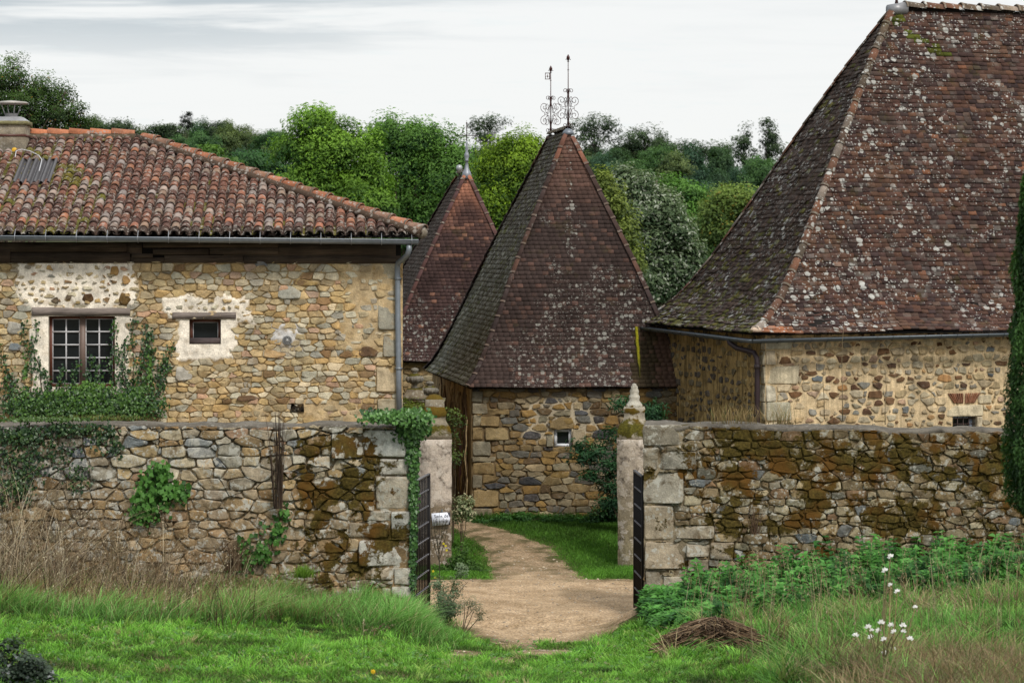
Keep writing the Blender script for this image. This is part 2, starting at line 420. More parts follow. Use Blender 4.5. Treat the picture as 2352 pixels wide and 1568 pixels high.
def tile_face(mb, pt, expo, wid, colfn, seed, t1=1.0, lift=.022, sag=None, edge=0.0, ecol=(.36, .34, .31), amin=0.0, amax=1.0, jit=1.0):
    r = random.Random(seed); N = 400
    pts = [pt(i / N, .5) for i in range(N + 1)]; s = [0]
    for i in range(N): s.append(s[-1] + (pts[i + 1] - pts[i]).length)
    tot = s[-1]; tt = np.arange(N + 1) / N
    at = lambda d: float(np.interp(d, s, tt))
    # underlay
    V = []; m = 44
    for i in range(m + 1):
        for a in (0, .5, 1):
            p = pt(i / m * t1, a); V.append(p)
    nn = (pt(.5, 1) - pt(.5, 0)).cross(pt(.6, .5) - pt(.5, .5)).normalized()
    mb.add([tuple(v - nn * .03) for v in V], [(i * 3 + k, i * 3 + k + 1, i * 3 + k + 4, i * 3 + k + 3) for i in range(m) for k in (0, 1)], (.01, .008, .007))
    d = 0; k = 0
    while d < tot * t1 - expo * .3:
        ta = at(d); tb = at(min(tot, d + expo * 1.5)); tc = at(min(tot, d + expo))
        L0 = pt(ta, 0); L1 = pt(ta, 1); H0 = pt(tb, 0); H1 = pt(tb, 1); W = (L1 - L0).length
        nrm = (L1 - L0).cross(pt(tb, .5) - pt(ta, .5)).normalized(); dn = (L0 + L1) * .5 - (H0 + H1) * .5; dn.normalize()
        u = -wid * (.5 if k % 2 else 0) - r.uniform(0, .2) * wid
        cw = r.uniform(-.06, .06) * expo * jit
        while u < W:
            w = wid * (1 + r.uniform(-.06, .06) * jit); a0 = max(amin, min(amax, u / W)); a1 = max(amin, min(amax, (u + w - .004) / W)); 
            if a1 - a0 > .006 / W:
                # the upper edge follows the taper of the hip
                wd = (L1 - L0) / W; Wh = (H1 - H0).length; e0 = (L0.lerp(L1, a0) - H0).dot(wd); e1 = (L0.lerp(L1, a1) - H0).dot(wd)
                e0 = max(0, min(Wh, e0)); e1 = max(0, min(Wh, e1)); b0 = e0 / max(Wh, 1e-4); b1 = e1 / max(Wh, 1e-4)
                g = lift * (1 + r.uniform(-.35, .5) * jit); g2 = g * (1 + r.uniform(-.3, .3) * jit); dr = (r.uniform(-.07, .07) * jit * expo + cw); sk = r.uniform(-.03, .03) * expo * jit
                if r.random() < .025 * jit: dr += r.uniform(.1, .3) * expo
                p0 = L0.lerp(L1, a0) + dn * (dr + sk); p1 = L0.lerp(L1, a1) + dn * (dr - sk); q1 = H0.lerp(H1, b1); q0 = H0.lerp(H1, b0)
                sg = nrm * (sag(p0) if sag else 0)
                th = lift + .006; V = [p0 + nrm * g + sg, p1 + nrm * g2 + sg, q1 + nrm * .002 + sg, q0 + nrm * .002 + sg, p0 + nrm * (g - th) + sg, p1 + nrm * (g2 - th) + sg]
                c = colfn((ta + tc) / 2, (a0 + a1) / 2, p0, r)
                ke = r.uniform(.08, .4); ce = c if r.random() > edge else (*[lerp(c[i], ecol[i], ke) for i in range(3)], c[3]); C = np.array([ce, c if r.random() < .5 else ce, c, c, (c[0] * .22, c[1] * .22, c[2] * .22, -3), (c[0] * .22, c[1] * .22, c[2] * .22, -3)])  # lower edge painted dark as the shadow line under each course
                mb.add([tuple(v) for v in V], [(0, 1, 2, 3), (4, 5, 1, 0), (0, 3, 4), (1, 5, 2)], C)
            u += w
        d += expo; k += 1

def cap_tiles(mb, pts, L, rad, colfn, up=(0, 0, 1), n=7, lift=.02, gapc=None, ang=math.pi, seed=3, flat=1.0):
    """overlapping ridge / hip tiles along a polyline from low to high"""
    r = random.Random(seed); pts = [Vector(p) for p in pts]; s = [0]
    for i in range(len(pts) - 1): s.append(s[-1] + (pts[i + 1] - pts[i]).length)
    def at(d):
        d = min(max(d, 0), s[-1])
        for i in range(len(s) - 1):
            if d <= s[i + 1] + 1e-9: return pts[i].lerp(pts[i + 1], (d - s[i]) / max(1e-9, s[i + 1] - s[i]))
        return pts[-1]
    d = 0; k = 0
    while d < s[-1] - L * .3:
        a = at(d - .02); b = at(min(d + L * 1.05, s[-1])); ax = (b - a).normalized(); U = Vector(up); U = (U - ax * U.dot(ax)).normalized(); S = ax.cross(U)
        c = colfn(k, a, r); V = []; C = []; ro = r.uniform(-.06, .06)
        for (p, rr, lf) in ((a, rad * 1.06, lift), (b, rad * .93, 0)):
            for th in (0, .018):
                for j in range(n):
                    t = (j / (n - 1) - .5) * ang + ro
                    V.append(p + S * math.sin(t) * (rr - th) + U * (math.cos(t) * (rr - th) * flat + lf)); C.append(c if th == 0 else (c[0] * .4, c[1] * .4, c[2] * .4, 0))
        fs = []
        for j in range(n - 1):
            fs += [(j, j + 1, 2 * n + j + 1, 2 * n + j), (n + j + 1, n + j, 3 * n + j, 3 * n + j + 1), (j + 1, j, n + j, n + j + 1)]
        mb.add([tuple(v) for v in V], fs, np.array([(*x[:3], x[3] if len(x) > 3 else 0) for x in C]))
        if gapc:  # mortar joint
            V = []
            for off in (-.012, .03):
                p = at(d + off)
                for j in range(n):
                    t = (j / (n - 1) - .5) * ang * 1.02
                    V.append(p + S * math.sin(t) * rad * 1.1 + U * (math.cos(t) * rad * 1.1 * flat + lift))
            mb.add([tuple(v) for v in V], [(j, j + 1, n + j + 1, n + j) for j in range(n - 1)], gapc)
        d += L; k += 1

# ---------------------------------------------------------------- leaves and blades
def unit(n):
    d = NR.normal(size=(n, 3)); return d / np.linalg.norm(d, axis=1)[:, None]
def leaves(mb, pos, nrm, size, col, asp=.5, droop=None):
    """folded diamond leaves (two triangles each)"""
    n = len(pos); nrm = nrm / np.maximum(1e-6, np.linalg.norm(nrm, axis=1)[:, None])
    t = unit(n) if droop is None else droop
    t = t - nrm * np.sum(t * nrm, 1)[:, None]; t /= np.maximum(1e-6, np.linalg.norm(t, axis=1)[:, None]); b = np.cross(nrm, t)
    s = np.asarray(size).reshape(-1, 1) * np.ones((n, 1))
    base = pos - t * s * .5; tip = pos + t * s * .5 - nrm * s * .12
    l = pos + b * s * asp * .5 + nrm * s * .1 - t * s * .08; r = pos - b * s * asp * .5 + nrm * s * .1 - t * s * .08
    V = np.stack([base, l, tip, r], 1).reshape(-1, 3); i = np.arange(n) * 4
    T = np.concatenate([np.stack([i, i + 2, i + 1], 1), np.stack([i, i + 3, i + 2], 1)])
    mb.arr(V, [T], np.repeat(col if col.shape[1] == 4 else np.hstack([col, np.zeros((n, 1))]), 4, 0))
def blades(mb, base, h, lean, wid, col, tipcol=None, curve=1.6, dark=.45):
    """grass blades bending along lean (n,2)"""
    n = len(base); a = NR.uniform(0, 2 * np.pi, n); side = np.stack([np.cos(a), np.sin(a), np.zeros(n)], 1) * (np.asarray(wid).reshape(-1, 1) * .5)
    h = np.asarray(h).reshape(-1, 1); L = np.hstack([lean, np.zeros((n, 1))])
    up = np.array([[0, 0, 1.0]])
    def at(t): return base + up * h * (t - .25 * t * t * np.linalg.norm(lean, axis=1)[:, None].clip(0, 1.6)) + L * h * t ** curve
    p1 = at(.4); p2 = at(.75); p3 = at(1.0)
    V = np.stack([base - side, base + side, p1 - side * .9, p1 + side * .9, p2 - side * .6, p2 + side * .6, p3], 1).reshape(-1, 3)
    i = np.arange(n) * 7; Q = np.concatenate([np.stack([i, i + 1, i + 3, i + 2], 1), np.stack([i + 2, i + 3, i + 5, i + 4], 1)]); T = np.stack([i + 4, i + 5, i + 6], 1)
    tc = col if tipcol is None else tipcol
    C = np.stack([col * dark, col * dark, col * .85, col * .85, tc, tc, tc * 1.1], 1).reshape(-1, 3)  # shading painted in: blade feet darker for depth, tips lighter
    mb.arr(V, [Q, T], C)

def crown(mb, lobes, nclump, nleaf, size, csig, dark, light, asp=.5, up=.35, yellow=None, flat=.75, bright=(.35, 1.1), hshade=.45, droop=False, shell=.72):
    lb = np.array(lobes, float); w = lb[:, 3] * lb[:, 5] * lb[:, 4]; w = w ** .67; w /= w.sum()
    k = NR.choice(len(lb), nclump, p=w); d = unit(nclump); d[:, 2] = d[:, 2] * .9 + .1
    rr = shell + (1.02 - shell) * NR.random((nclump, 1)) ** .6; rr[NR.random(nclump) < .12] *= .6; rr[NR.random(nclump) < .1] *= 1.17
    cc = lb[k, :3] + d * lb[k, 3:6] * rr
    zmin, zmax = (lb[:, 2] - lb[:, 5]).min(), (lb[:, 2] + lb[:, 5]).max()
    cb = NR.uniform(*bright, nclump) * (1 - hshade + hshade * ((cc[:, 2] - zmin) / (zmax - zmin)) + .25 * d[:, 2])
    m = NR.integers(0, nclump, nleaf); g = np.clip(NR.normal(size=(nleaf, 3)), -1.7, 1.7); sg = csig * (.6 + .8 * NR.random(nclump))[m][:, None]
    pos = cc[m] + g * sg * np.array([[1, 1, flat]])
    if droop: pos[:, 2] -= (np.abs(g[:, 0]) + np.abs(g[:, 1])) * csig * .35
    f = np.clip(cb[m] * .7 + g[:, 2] * .22 + NR.uniform(-.14, .14, nleaf), 0, 1)[:, None]  # painted shading: clump tops lighter, undersides and low clumps darker
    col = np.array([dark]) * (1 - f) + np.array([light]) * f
    if yellow is not None:
        ym = (NR.random(nleaf) < yellow[0]); col[ym] = np.array(yellow[1]) * NR.uniform(.6, 1.2, (ym.sum(), 1))
    nn = unit(nleaf) * .42 + d[m] * .55 + g * .12 + np.array([[0, -.1, up + .15]])
    leaves(mb, pos, nn, size * NR.uniform(.6, 1.35, nleaf), col, asp)
    return cc

def limbs(mb, base, top, r0, lobes, n, col, seed=1, lean=.1, twig=.012):
    """tapered trunk with limbs reaching into the lobes"""
    r = random.Random(seed); b = Vector(base); t = Vector(top)
    pts = [b.lerp(t, k / 6) + Vector((r.uniform(-lean, lean), r.uniform(-lean, lean), 0)) * (1 if 0 < k < 6 else 0) for k in range(7)]
    mb.tube(pts, [r0 * (1.25 if k == 0 else 1 - .13 * k) for k in range(7)], col, 9)
    for i in range(n):
        l = r.choice(lobes); k = r.uniform(.25, .95); j = k * 6; p = pts[int(j)].lerp(pts[min(6, int(j) + 1)], j % 1)
        e = Vector((l[0] + l[3] * r.uniform(-.6, .6), l[1] + l[4] * r.uniform(-.6, .6), l[2] + l[5] * r.uniform(-.5, .5)))
        mid = p.lerp(e, .5) + Vector((r.uniform(-.1, .1), r.uniform(-.1, .1), r.uniform(0, .12))) * (e - p).length
        rr = r0 * .38 * (1 - .5 * k)
        mb.tube([p, p.lerp(mid, .55) , mid, mid.lerp(e, .6), e], [rr, rr * .8, rr * .6, rr * .35, twig], col, 6, False)
        for q in range(3):
            s = mid.lerp(e, r.uniform(0, .9)); f = s + Vector((r.uniform(-1, 1), r.uniform(-1, 1), r.uniform(-.3, 1))) * min(.45, (e - p).length * .2)
            mb.tube([s, s.lerp(f, .5) + Vector((0, 0, .05)), f], [rr * .32, rr * .22, twig * .7], col, 4, False)
# ================================================================ the long stone house on the left
HF = Frame(P(925, 0, 44.2).x, 44.2, 3.5)
house = thing('stone_house', 'long stone house with a low barrel tile roof and lime patched windows', 'house', (HF.x, HF.y, 0), HF.r)
win1 = HF.rect(112, 888, 264.5, 726); win2 = HF.rect(435, 790, 507.6, 733)
def rloc(fr, l): return [fr.rect(a, b, c, d) for (a, b, c, d) in l]
lime_st = rloc(HF, [(46, 707, 309, 600), (378, 741, 580, 683)])
lime_pl = rloc(HF, [(70, 915, 297, 700), (405, 828, 541, 728)])
wash = rloc(HF, [(792, 800, 925, 598), (690, 965, 838, 925), (560, 958, 600, 925)])
def inrect(rs, u, z, nz):
    best = -9
    for (a, b, c, d) in rs: best = max(best, min(u - a, c - u, z - b, d - z))
    return best + nz
def lime(u, z):
    nz = fbm(u, z, 2.2, 3.2, 4) * .22 + fbm(u, z, 9, 13, 2) * .05
    return inrect(lime_st, u, z, nz), inrect(lime_pl, u, z, nz), inrect(wash, u, z, nz * 2.2)
def house_bed(u, z):
    a, b, w = lime(u, z); m = max(a, b)
    n = fbm(u, z, 5, 6, 3)
    k = sst(-.015, .015, m); kw = sst(-.1, .08, w) * .8
    base = (.42 + .1 * n, .30 + .08 * n, .15 + .05 * n); L = (.86 + .06 * n, .78 + .06 * n, .66 + .06 * n)
    wc = (.55 + .15 * n, .42 + .15 * n, .25 + .12 * n)
    c = [lerp(lerp(base[i], wc[i], kw), L[i], k) for i in range(3)]
    dn = fbm(u, z, 1, 9, 3)
    return (-.004 - .034 * k - .022 * kw + .012 * dn, *c, 0)
anchor = HF.inv(660, 781)
def house_mod(u, z, r):
    a, b, w = lime(u, z)
    if b > .0 and b > a: return None
    if a > 0: return (r.uniform(.42, .68), .052) if r.random() < .8 else None
    if w > -.02: return (.9, .03) if r.random() < .62 else None
    if math.hypot(u - anchor[0], z - anchor[1]) < .13: return None
    return 1.0, .03
HP = [((.48, .365, .20), 5), ((.48, .335, .155), 3.4), ((.46, .41, .30), 4), ((.47, .31, .21), 1.8), ((.36, .33, .265), 1.6), ((.58, .50, .35), 3.4), ((.26, .165, .085), .9), ((.42, .33, .20), 4)]
hz1 = HF.inv(500, 601)[1]; hz0 = 1.3
hq = [HF.rect(*q) for q in [(862, 640, 918, 601), (868, 758, 922, 690), (880, 820, 923, 770), (864, 900, 923, 840), (866, 962, 924, 915)]]
mb = MB()
sheet(mb, -11.2, 0, hz0, hz1, .035, house_bed, [win1, win2])
for w in (win1, win2): reveal(mb, w, .22, (.62, .55, .44), -.03)
rubble(mb, -11.2, -.01, hz0, hz1, .105, .165, .0065, .026, HP, 5, [win1, win2], hq, house_mod, None, None, qpal=[(.42, .36, .25), (.38, .33, .23), (.30, .28, .22)], qdepth=.03)
for w in (lime_st[0],):   # the big dark stones over the lintel
    for px, py, s, c in ((203, 686, .11, (.11, .06, .03)), (286, 686, .115, (.13, .08, .03)), (158, 682, .07, (.16, .12, .08)), (128, 690, .075, (.12, .09, .06)), (290, 642, .09, (.4, .24, .1)), (262, 622, .1, (.4, .24, .09))):
        u, z = HF.inv(px, py); r = random.Random(px)
        put_stone(mb, [(u + s * math.cos(t) * r.uniform(.8, 1.2), z + s * .95 * math.sin(t) * r.uniform(.8, 1.2)) for t in np.arange(6) * 1.047], .058, c, r)
for px, py, w_, h_, c in ((666, 670, .5, .32, (.38, .37, .31)), (422, 856, .34, .28, (.42, .39, .33)), (38, 752, .36, .24, (.40, .38, .33)), (600, 606, .28, .09, (.2, .21, .22)), (40, 796, .34, .14, (.17, .19, .2)), (572, 913, .5, .11, (.14, .085, .05)), (845, 806, .42, .22, (.1, .06, .035)), (660, 662, .6, .0, 0), (705, 648, .5, .13, (.4, .28, .12)), (630, 812, .45, .14, (.42, .28, .14))):
    if not h_: continue
    u, z = HF.inv(px, py); r = random.Random(px + 7); w_ *= .9; h_ *= .9
    put_stone(mb, [(u - w_ / 2, z - h_ * .3), (u - w_ * .3, z - h_ / 2), (u + w_ * .45, z - h_ * .45), (u + w_ / 2, z), (u + w_ * .1, z + h_ * .4), (u - w_ * .4, z + h_ / 2)], .05, c, r)
# putlog hole, the shade inside it painted as a near-black plate
u, z = HF.inv(684, 936); mb.box(u - .12, -.046, z - .06, u + .12, -.04, z + .055, (.012, .009, .006), .02)
mb.add([(0, 0, -.2), (0, 9.4, -.2), (0, 9.4, hz1), (0, 0, hz1)], [(0, 1, 2, 3)], (.33, .24, .12))
mb.add([(-11.2, .3, -.2), (0, .3, -.2), (0, .3, hz0 + .01), (-11.2, .3, hz0 + .01)], [(0, 1, 2, 3)], (.3, .22, .1))
mb.add([(-11.2, 0, -.2), (0, 0, -.2), (0, 0, hz0), (-11.2, 0, hz0)], [(0, 1, 2, 3)], (.3, .22, .1))
mb.build('wall', M['house_stone'], house, True)

def casement(parent, rc, cols, rows, fcol, bcol, y, mull=None, fw=.045, bw=.018, mcol=None):
    a, b, c, d = rc; mb = MB()
    mb.box(a, y, b, a + fw, y + .06, d, fcol); mb.box(c - fw, y, b, c, y + .06, d, fcol)
    mb.box(a + fw, y + .002, d - fw, c - fw, y + .058, d, fcol); mb.box(a + fw, y + .002, b, c - fw, y + .058, b + fw, fcol)
    if mull: mb.box((a + c) / 2 - mull / 2, y - .012, b + .002, (a + c) / 2 + mull / 2, y + .05, d - .002, mcol or fcol)
    fr = mb.build('window', M['paint'], parent)
    gl = MB(); gl.add([(a + .01, y + .04, b + .01), (c - .01, y + .04, b + .01), (c - .01, y + .04, d - .01), (a + .01, y + .04, d - .01)], [(0, 1, 2, 3)], (.01, .01, .01))
    gl.build('pane', M['glass'], fr)
    g = MB(); spans = [(a + fw, c - fw)] if not mull else [(a + fw, (a + c) / 2 - mull / 2), ((a + c) / 2 + mull / 2, c - fw)]
    for (s0, s1) in spans:
        for k in range(cols + 1):
            x = s0 + (s1 - s0) * k / cols; wdt = bw if 0 < k < cols else bw * 1.25
            g.box(max(s0, x - wdt / 2), y + .012, b + fw, min(s1, x + wdt / 2), y + .038, d - fw, bcol)
        for k in range(rows + 1):
            z = b + fw + (d - b - 2 * fw) * k / rows
            g.box(s0 + .002, y + .010, max(b + fw, z - bw / 2), s1 - .002, y + .036, min(d - fw, z + bw / 2), bcol)
    g.build('glazing_bar', M['paint'], fr)
    return fr
w1 = casement(house, win1, 2, 5, (.11, .035, .02), (.46, .45, .46), .1, .1, .05, .026, (.16, .11, .09))
w2 = casement(house, win2, 1, 1, (.1, .035, .022), (.42, .42, .43), .1, None, .055, .022)
mb = MB(); a, b, c, d = win2; mb.box(a + .004, .02, b + .004, c - .004, .13, b + .11, (.11, .085, .085)); mb.build('sill', M['wood'], w2)
for rc, tilt in ((HF.rect(74, 724.5, 299.5, 706.5), .02), (HF.rect(396.5, 732, 542.5, 717), 0)):
    mb = MB(); a, b, c, d = rc; n = 16; V = []
    for k in range(n + 1):
        q = k / n; x = lerp(a, c, q); zl = b + .008 * math.sin(k * .55) * (1 if tilt else .3); zh = d + .010 * math.sin(k * .4 + 1) * (1 if tilt else .2) - (.02 * sst(.8, 1, q) if tilt else 0)
        V += [(x, -.066 + .004 * math.sin(k), zl), (x, -.07 + .004 * math.sin(k * 1.3), zh), (x, .06, zh), (x, .06, zl)]
    mb.add(V, [(k * 4 + j, k * 4 + (j + 1) % 4, k * 4 + 4 + (j + 1) % 4, k * 4 + 4 + j) for k in range(n) for j in range(4)] + [(0, 3, 2, 1), (n * 4, n * 4 + 1, n * 4 + 2, n * 4 + 3)], (.21, .175, .155))
    mb.build('lintel', M['wood'], house)
# wall plate timbers under the eave
mb = MB(); zt = HF.inv(500, 556)[1]; zb = HF.inv(500, 603)[1]
rp = random.Random(4)
for (x0, x1, y0, y1) in ((-60, 25, 572, 604), (-60, 292, 556, 578.5), (20, 300, 580, 604), (292, 327, 557, 583), (329, 640, 556, 568.5), (303, 352, 582, 592), (352, 480, 571.5, 585), (300, 378, 591, 604), (378, 560, 586, 604), (482, 640, 569, 584), (560, 921, 587, 605), (514, 910, 560, 588)):
    a, b, c, d = HF.rect(x0, y1, x1, y0); k = rp.uniform(.7, 1.2); cc = (.085 * k, .062 * k, .045 * k)
    mb.box(a, -.05 + rp.uniform(-.025, .02), b, c - .006, .2, d - .004, cc)
a, b, c, d = HF.rect(-60, 604, 921, 556); mb.box(a, .0, b, c, .25, d, (.012, .009, .007))
mb.build('wall_plate', M['wood'], house)
# roof
ey, ez = -.5, 5.78; ry = 4.5; rz = CAMZ + (563 - 316) / F * 48.1; slope = math.hypot(ry - ey, rz - ez)
up = Vector((0, (ry - ey) / slope, (rz - ez) / slope)); nm = Vector((0, -up.z, up.y))
hu0, hu1 = .32, -5.25
def RP(u, d, h=0): return Vector((u, ey, ez)) + up * d + nm * h
def dmax(u): return slope if u < hu1 else slope * max(0, (hu0 - u) / (hu0 - hu1))
def roof_uv(px, py):   # where a bearing meets the roof slope
    lo, hi = 0, slope
    for _ in range(40):
        m = (lo + hi) / 2; u, z = HF.inv(px, py, ey + up.y * m)
        if z > ez + up.z * m: lo = m
        else: hi = m
    return u, m
cs0 = roof_uv(30, 423); cs1 = roof_uv(133, 376)
ch0 = roof_uv(-30, 352); ch1 = roof_uv(58, 352)
mb = MB(); rr = random.Random(21); pit = .186; TP = [((.135, .062, .045), 6), ((.17, .083, .057), 4), ((.095, .05, .04), 5), ((.26, .205, .18), 2.6), ((.27, .12, .07), .8), ((.22, .15, .11), 2), ((.26, .11, .07), 2)]
exp_ = .243
for ci in range(64):
    u = hu0 - .06 - pit * (ci + .5); dm = dmax(u)
    if dm < .12: continue
    wob = rr.uniform(-.012, .012)
    for k in range(int(dm / exp_) + 1):
        d0 = k * exp_ + rr.uniform(-.02, .02) - .02; d1 = min(d0 + .40, dm)
        if d1 - d0 < .08: continue
        insheet = cs0[0] - .05 < u < cs1[0] + .05 and cs0[1] - .1 < d0 < cs1[1] - .02
        mossy = fbm(u, d0, 3, .8, 3) + (.28 if u < -5.5 else -.05) + (.2 if (abs(d0 - cs1[1] - .3) < .45 and cs0[0] - .3 < u < cs1[0] + 1.2) else 0)
        # channel tile
        c = jitc((.05, .03, .022), rr, .3)
        if mossy + rr.uniform(-.15, .15) > .22: c = jitc((.085, .075, .012), rr, .3)
        V = []; hh = .03 if mossy > .3 else 0
        for d in (d0, d1):
            for t in np.linspace(-1, 1, 5): V.append(tuple(RP(u - pit / 2 + t * pit * .4, d, .012 + .045 * t * t - .02 + hh * (1 - t * t) + (.012 if d == d0 else 0))))
        mb.add(V, [(j, j + 1, j + 6, j + 5) for j in range(4)], (*c, .2))
        if insheet: continue
        c = jitc(rr.choices([c for c, k in TP], [k for c, k in TP])[0], rr, .25)
        if k == 0: c = jitc((.06, .04, .032), rr, .3)
        if mossy > .42 and rr.random() < .25: c = jitc((.1, .085, .014), rr)
        V = []; C = []; sk = rr.uniform(-.012, .012); lf = rr.uniform(-.008, .012); n = 8
        for (d, rad, h, th) in ((d0, .083, .045 + lf, 0), (d1, .066, .018, 0), (d0, .066, .042 + lf, 1)):
            for j in range(n):
                t = math.pi * j / (n - 1)
                V.append(tuple(RP(u + wob + sk * (1 if d == d0 else 0) + rad * math.cos(t), d, h - .02 + rad * .92 * math.sin(t)))); C.append((*c, .25) if not th else (.02, .014, .011, 0))
        mb.add(V, [(j, n + j, n + j + 1, j + 1) for j in range(n - 1)] + [(2 * n + j, j, j + 1, 2 * n + j + 1) for j in range(n - 1)], np.array(C))
# deck below, back slope and hip end
mb.add([tuple(RP(-11.6, 0, -.05)), tuple(RP(hu0, 0, -.05)), tuple(RP(hu1, slope, -.05)), tuple(RP(-11.6, slope, -.05))], [(0, 1, 2, 3)], (.012, .009, .007))
mb.add([(-11.6, ry, rz - .04), (hu1, ry, rz - .04), (hu0, 2 * ry - ey, ez), (-11.6, 2 * ry - ey, ez)], [(0, 1, 2, 3)], (.15, .07, .045))
mb.add([(hu0, ey, ez - .03), (hu0, 2 * ry - ey, ez - .03), (hu1, ry, rz - .04)], [(0, 1, 2)], (.15, .07, .045))
mb.add([(-11.6, ey, ez - .06), (hu0, ey, ez - .06), (hu0, .2, ez - .06), (-11.6, .2, ez - .06)], [(0, 1, 2, 3)], (.02, .015, .012))
roof = mb.build('roof', M['canal'], house, True)
mb = MB()
def ridgecol(k, p, r): 
    c = jitc((.38, .15, .08), r, .2)
    return (*c, -.1)
mb.box(-11.6, ry - .1, rz - .05, hu1 - .02, ry + .08, rz + .09, (.1, .075, .05), .01)
cap_tiles(mb, [(hu1, ry, rz + .06), (-11.6, ry, rz + .06)][::-1], .42, .105, ridgecol, lift=.03, seed=5)
hp = [Vector((hu0, ey, ez + .08)).lerp(Vector((hu1, ry, rz + .06)), t) for t in np.linspace(-.01, .98, 12)]
def hipcol(k, p, r):
    c = jitc((.31, .125, .07), r, .3)
    if r.random() < .2: c = jitc((.22, .12, .08), r)
    return (*c, .5)
cap_tiles(mb, hp, .40, .10, hipcol, lift=.035, gapc=(.13, .1, .075, 0), seed=8)
mb.tube([p - Vector((.08, .07, .02)) for p in hp], .075, (.07, .045, .03), 6)
mb.lathe([(.03, 5.72), (.11, 5.76), (.13, 5.84), (.1, 5.93), (.05, 5.96)], (.2, .17, .13), hu0 + .0, ey + .05, 8)
mb.build('ridge_capping', M['canal'], house, True)
# corrugated sheet patch with a loose cable
mb = MB(); n = 60; V = []
for d in (cs0[1] - .12, cs1[1] + .05):
    for j in range(n + 1):
        u = lerp(cs0[0], cs1[0], j / n); V.append(tuple(RP(u, d, .075 + .035 * math.sin(j / n * 2 * math.pi * 5.5))))
mb.add(V, [(j, j + 1, n + 2 + j, n + 1 + j) for j in range(n)], (.085, .08, .085, 0))
mb.build('roof_sheet', M['zinc'], house, True)
mb = MB(); pts = []
for px, py in ((36, 380), (38, 366), (50, 362), (70, 366), (90, 376), (97, 386), (94, 400), (91, 412)):
    u, d = roof_uv(px, py); pts.append(RP(u, d, .17))
mb.tube(pts, .008, (.55, .55, .57), 5); mb.build('cable', M['paint'], house, True)
# chimney
ch = MB(); a, b = ch0[0], ch1[0]; y0 = ey + up.y * ch0[1]; z0 = ez + up.z * ch0[1] - .1
zc = HF.inv(30, 287, y0)[1]; zs_ = HF.inv(30, 279, y0)[1]
def chim(u, z): 
    n = fbm(u, z, 4, 4, 4); k = sst(z0 + .45, z0 + .1, z)
    return (y0, lerp(.30 + .14 * n, .15, k * .8), lerp(.255 + .13 * n, .135, k * .8), lerp(.19 + .1 * n, .11, k * .8), 0)
sheet(ch, a, b, z0, zc, .05, chim)
ch.add([(b, y0, z0), (b, y0 + .7, z0), (b, y0 + .7, zc), (b, y0, zc)], [(0, 1, 2, 3)], (.36, .31, .23)); ch.add([(a, y0, z0), (a, y0 + .7, z0), (a, y0 + .7, zc), (a, y0, zc)], [(3, 2, 1, 0)], (.36, .31, .23))
ch.add([(a, y0 + .7, z0), (b, y0 + .7, z0), (b, y0 + .7, zc), (a, y0 + .7, zc)], [(3, 2, 1, 0)], (.36, .31, .23))
ch.box(a - .04, y0 - .04, zc, b + .04, y0 + .74, zs_ + .01, (.2, .18, .09), .006)
u, z = HF.inv(57, 342, y0); 
chm = ch.build('chimney', M['cap'], house)
mb = MB(); zz = HF.inv(30, 311, y0)[1]; mb.box(a - .006, y0 - .008, zz - .025, b + .006, y0 - .002, zz + .025, (.09, .035, .025)); mb.box(b + .001, y0 - .004, zz - .025, b + .008, y0 + .7, zz + .025, (.09, .035, .025)); mb.build('strap', M['paint'], chm)
mb = MB(); cx, cy = (a + b) / 2 + .05, y0 + .35
mb.add([(a - .02, y0 - .02, zs_ + .012), (b + .02, y0 - .02, zs_ + .012), (b + .02, y0 + .72, zs_ + .012), (a - .02, y0 + .72, zs_ + .012), (cx - .22, cy - .22, zs_ + .1), (cx + .22, cy - .22, zs_ + .1), (cx + .22, cy + .22, zs_ + .1), (cx - .22, cy + .22, zs_ + .1)], [(0, 1, 5, 4), (1, 2, 6, 5), (2, 3, 7, 6), (3, 0, 4, 7), (4, 5, 6, 7)], (.4, .4, .42))
mb.lathe([(.12, zs_ + .09), (.13, zs_ + .17), (.15, zs_ + .172)], (.42, .41, .41), cx, cy, 16)
for k in range(4): t = k * 1.571 + .5; mb.tube([(cx + .13 * math.cos(t), cy + .13 * math.sin(t), zs_ + .15), (cx + .21 * math.cos(t), cy + .21 * math.sin(t), zs_ + .37)], .012, (.35, .34, .34), 5)
mb.lathe([(.33, zs_ + .36), (.34, zs_ + .375), (.3, zs_ + .4), (.02, zs_ + .43)], (.36, .33, .30), cx, cy, 24)
mb.build('cowl', M['zinc'], chm, True)
mb = MB(); u, z = HF.inv(58 - 25, 345, y0)
mb.lathe([(.055, 0), (.05, .006), (.01, .008)], (.62, .36, .02), 0, 0, 9); o = mb.build('lichen_patch', M['paint'], chm); o.location = (u, y0 - .001, z); o.rotation_euler = (math.pi / 2, 0, 0)
# gutter and downpipe
def gutter(mb, A, B, r, c, n=9, th=.006):
    A, B = Vector(A), Vector(B); ax = (B - A).normalized(); S = Vector((ax.y, -ax.x, 0)).normalized(); V = []
    for p in (A, B):
        for q in (r, r - th):
            for j in range(n):
                t = math.pi * j / (n - 1) - math.pi / 2
                V.append(p + S * math.sin(t) * q - Vector((0, 0, 1)) * math.cos(t) * q)
    fs = []
    for j in range(n - 1): fs += [(j, j + 1, 2 * n + j + 1, 2 * n + j), (n + j + 1, n + j, 3 * n + j, 3 * n + j + 1)]
    for j in (0, n - 1): fs.append((j, n + j, 3 * n + j, 2 * n + j))
    fs += [tuple(range(n))[::-1], tuple(2 * n + j for j in range(n))]
    mb.add([tuple(v) for v in V], fs, c)
    k = int((B - A).length / .045 / 12)
ga = HF.inv(-60, 541.5, -.55); gb = HF.inv(961, 551, -.55); mb = MB(); gz = (.21, .235, .27)
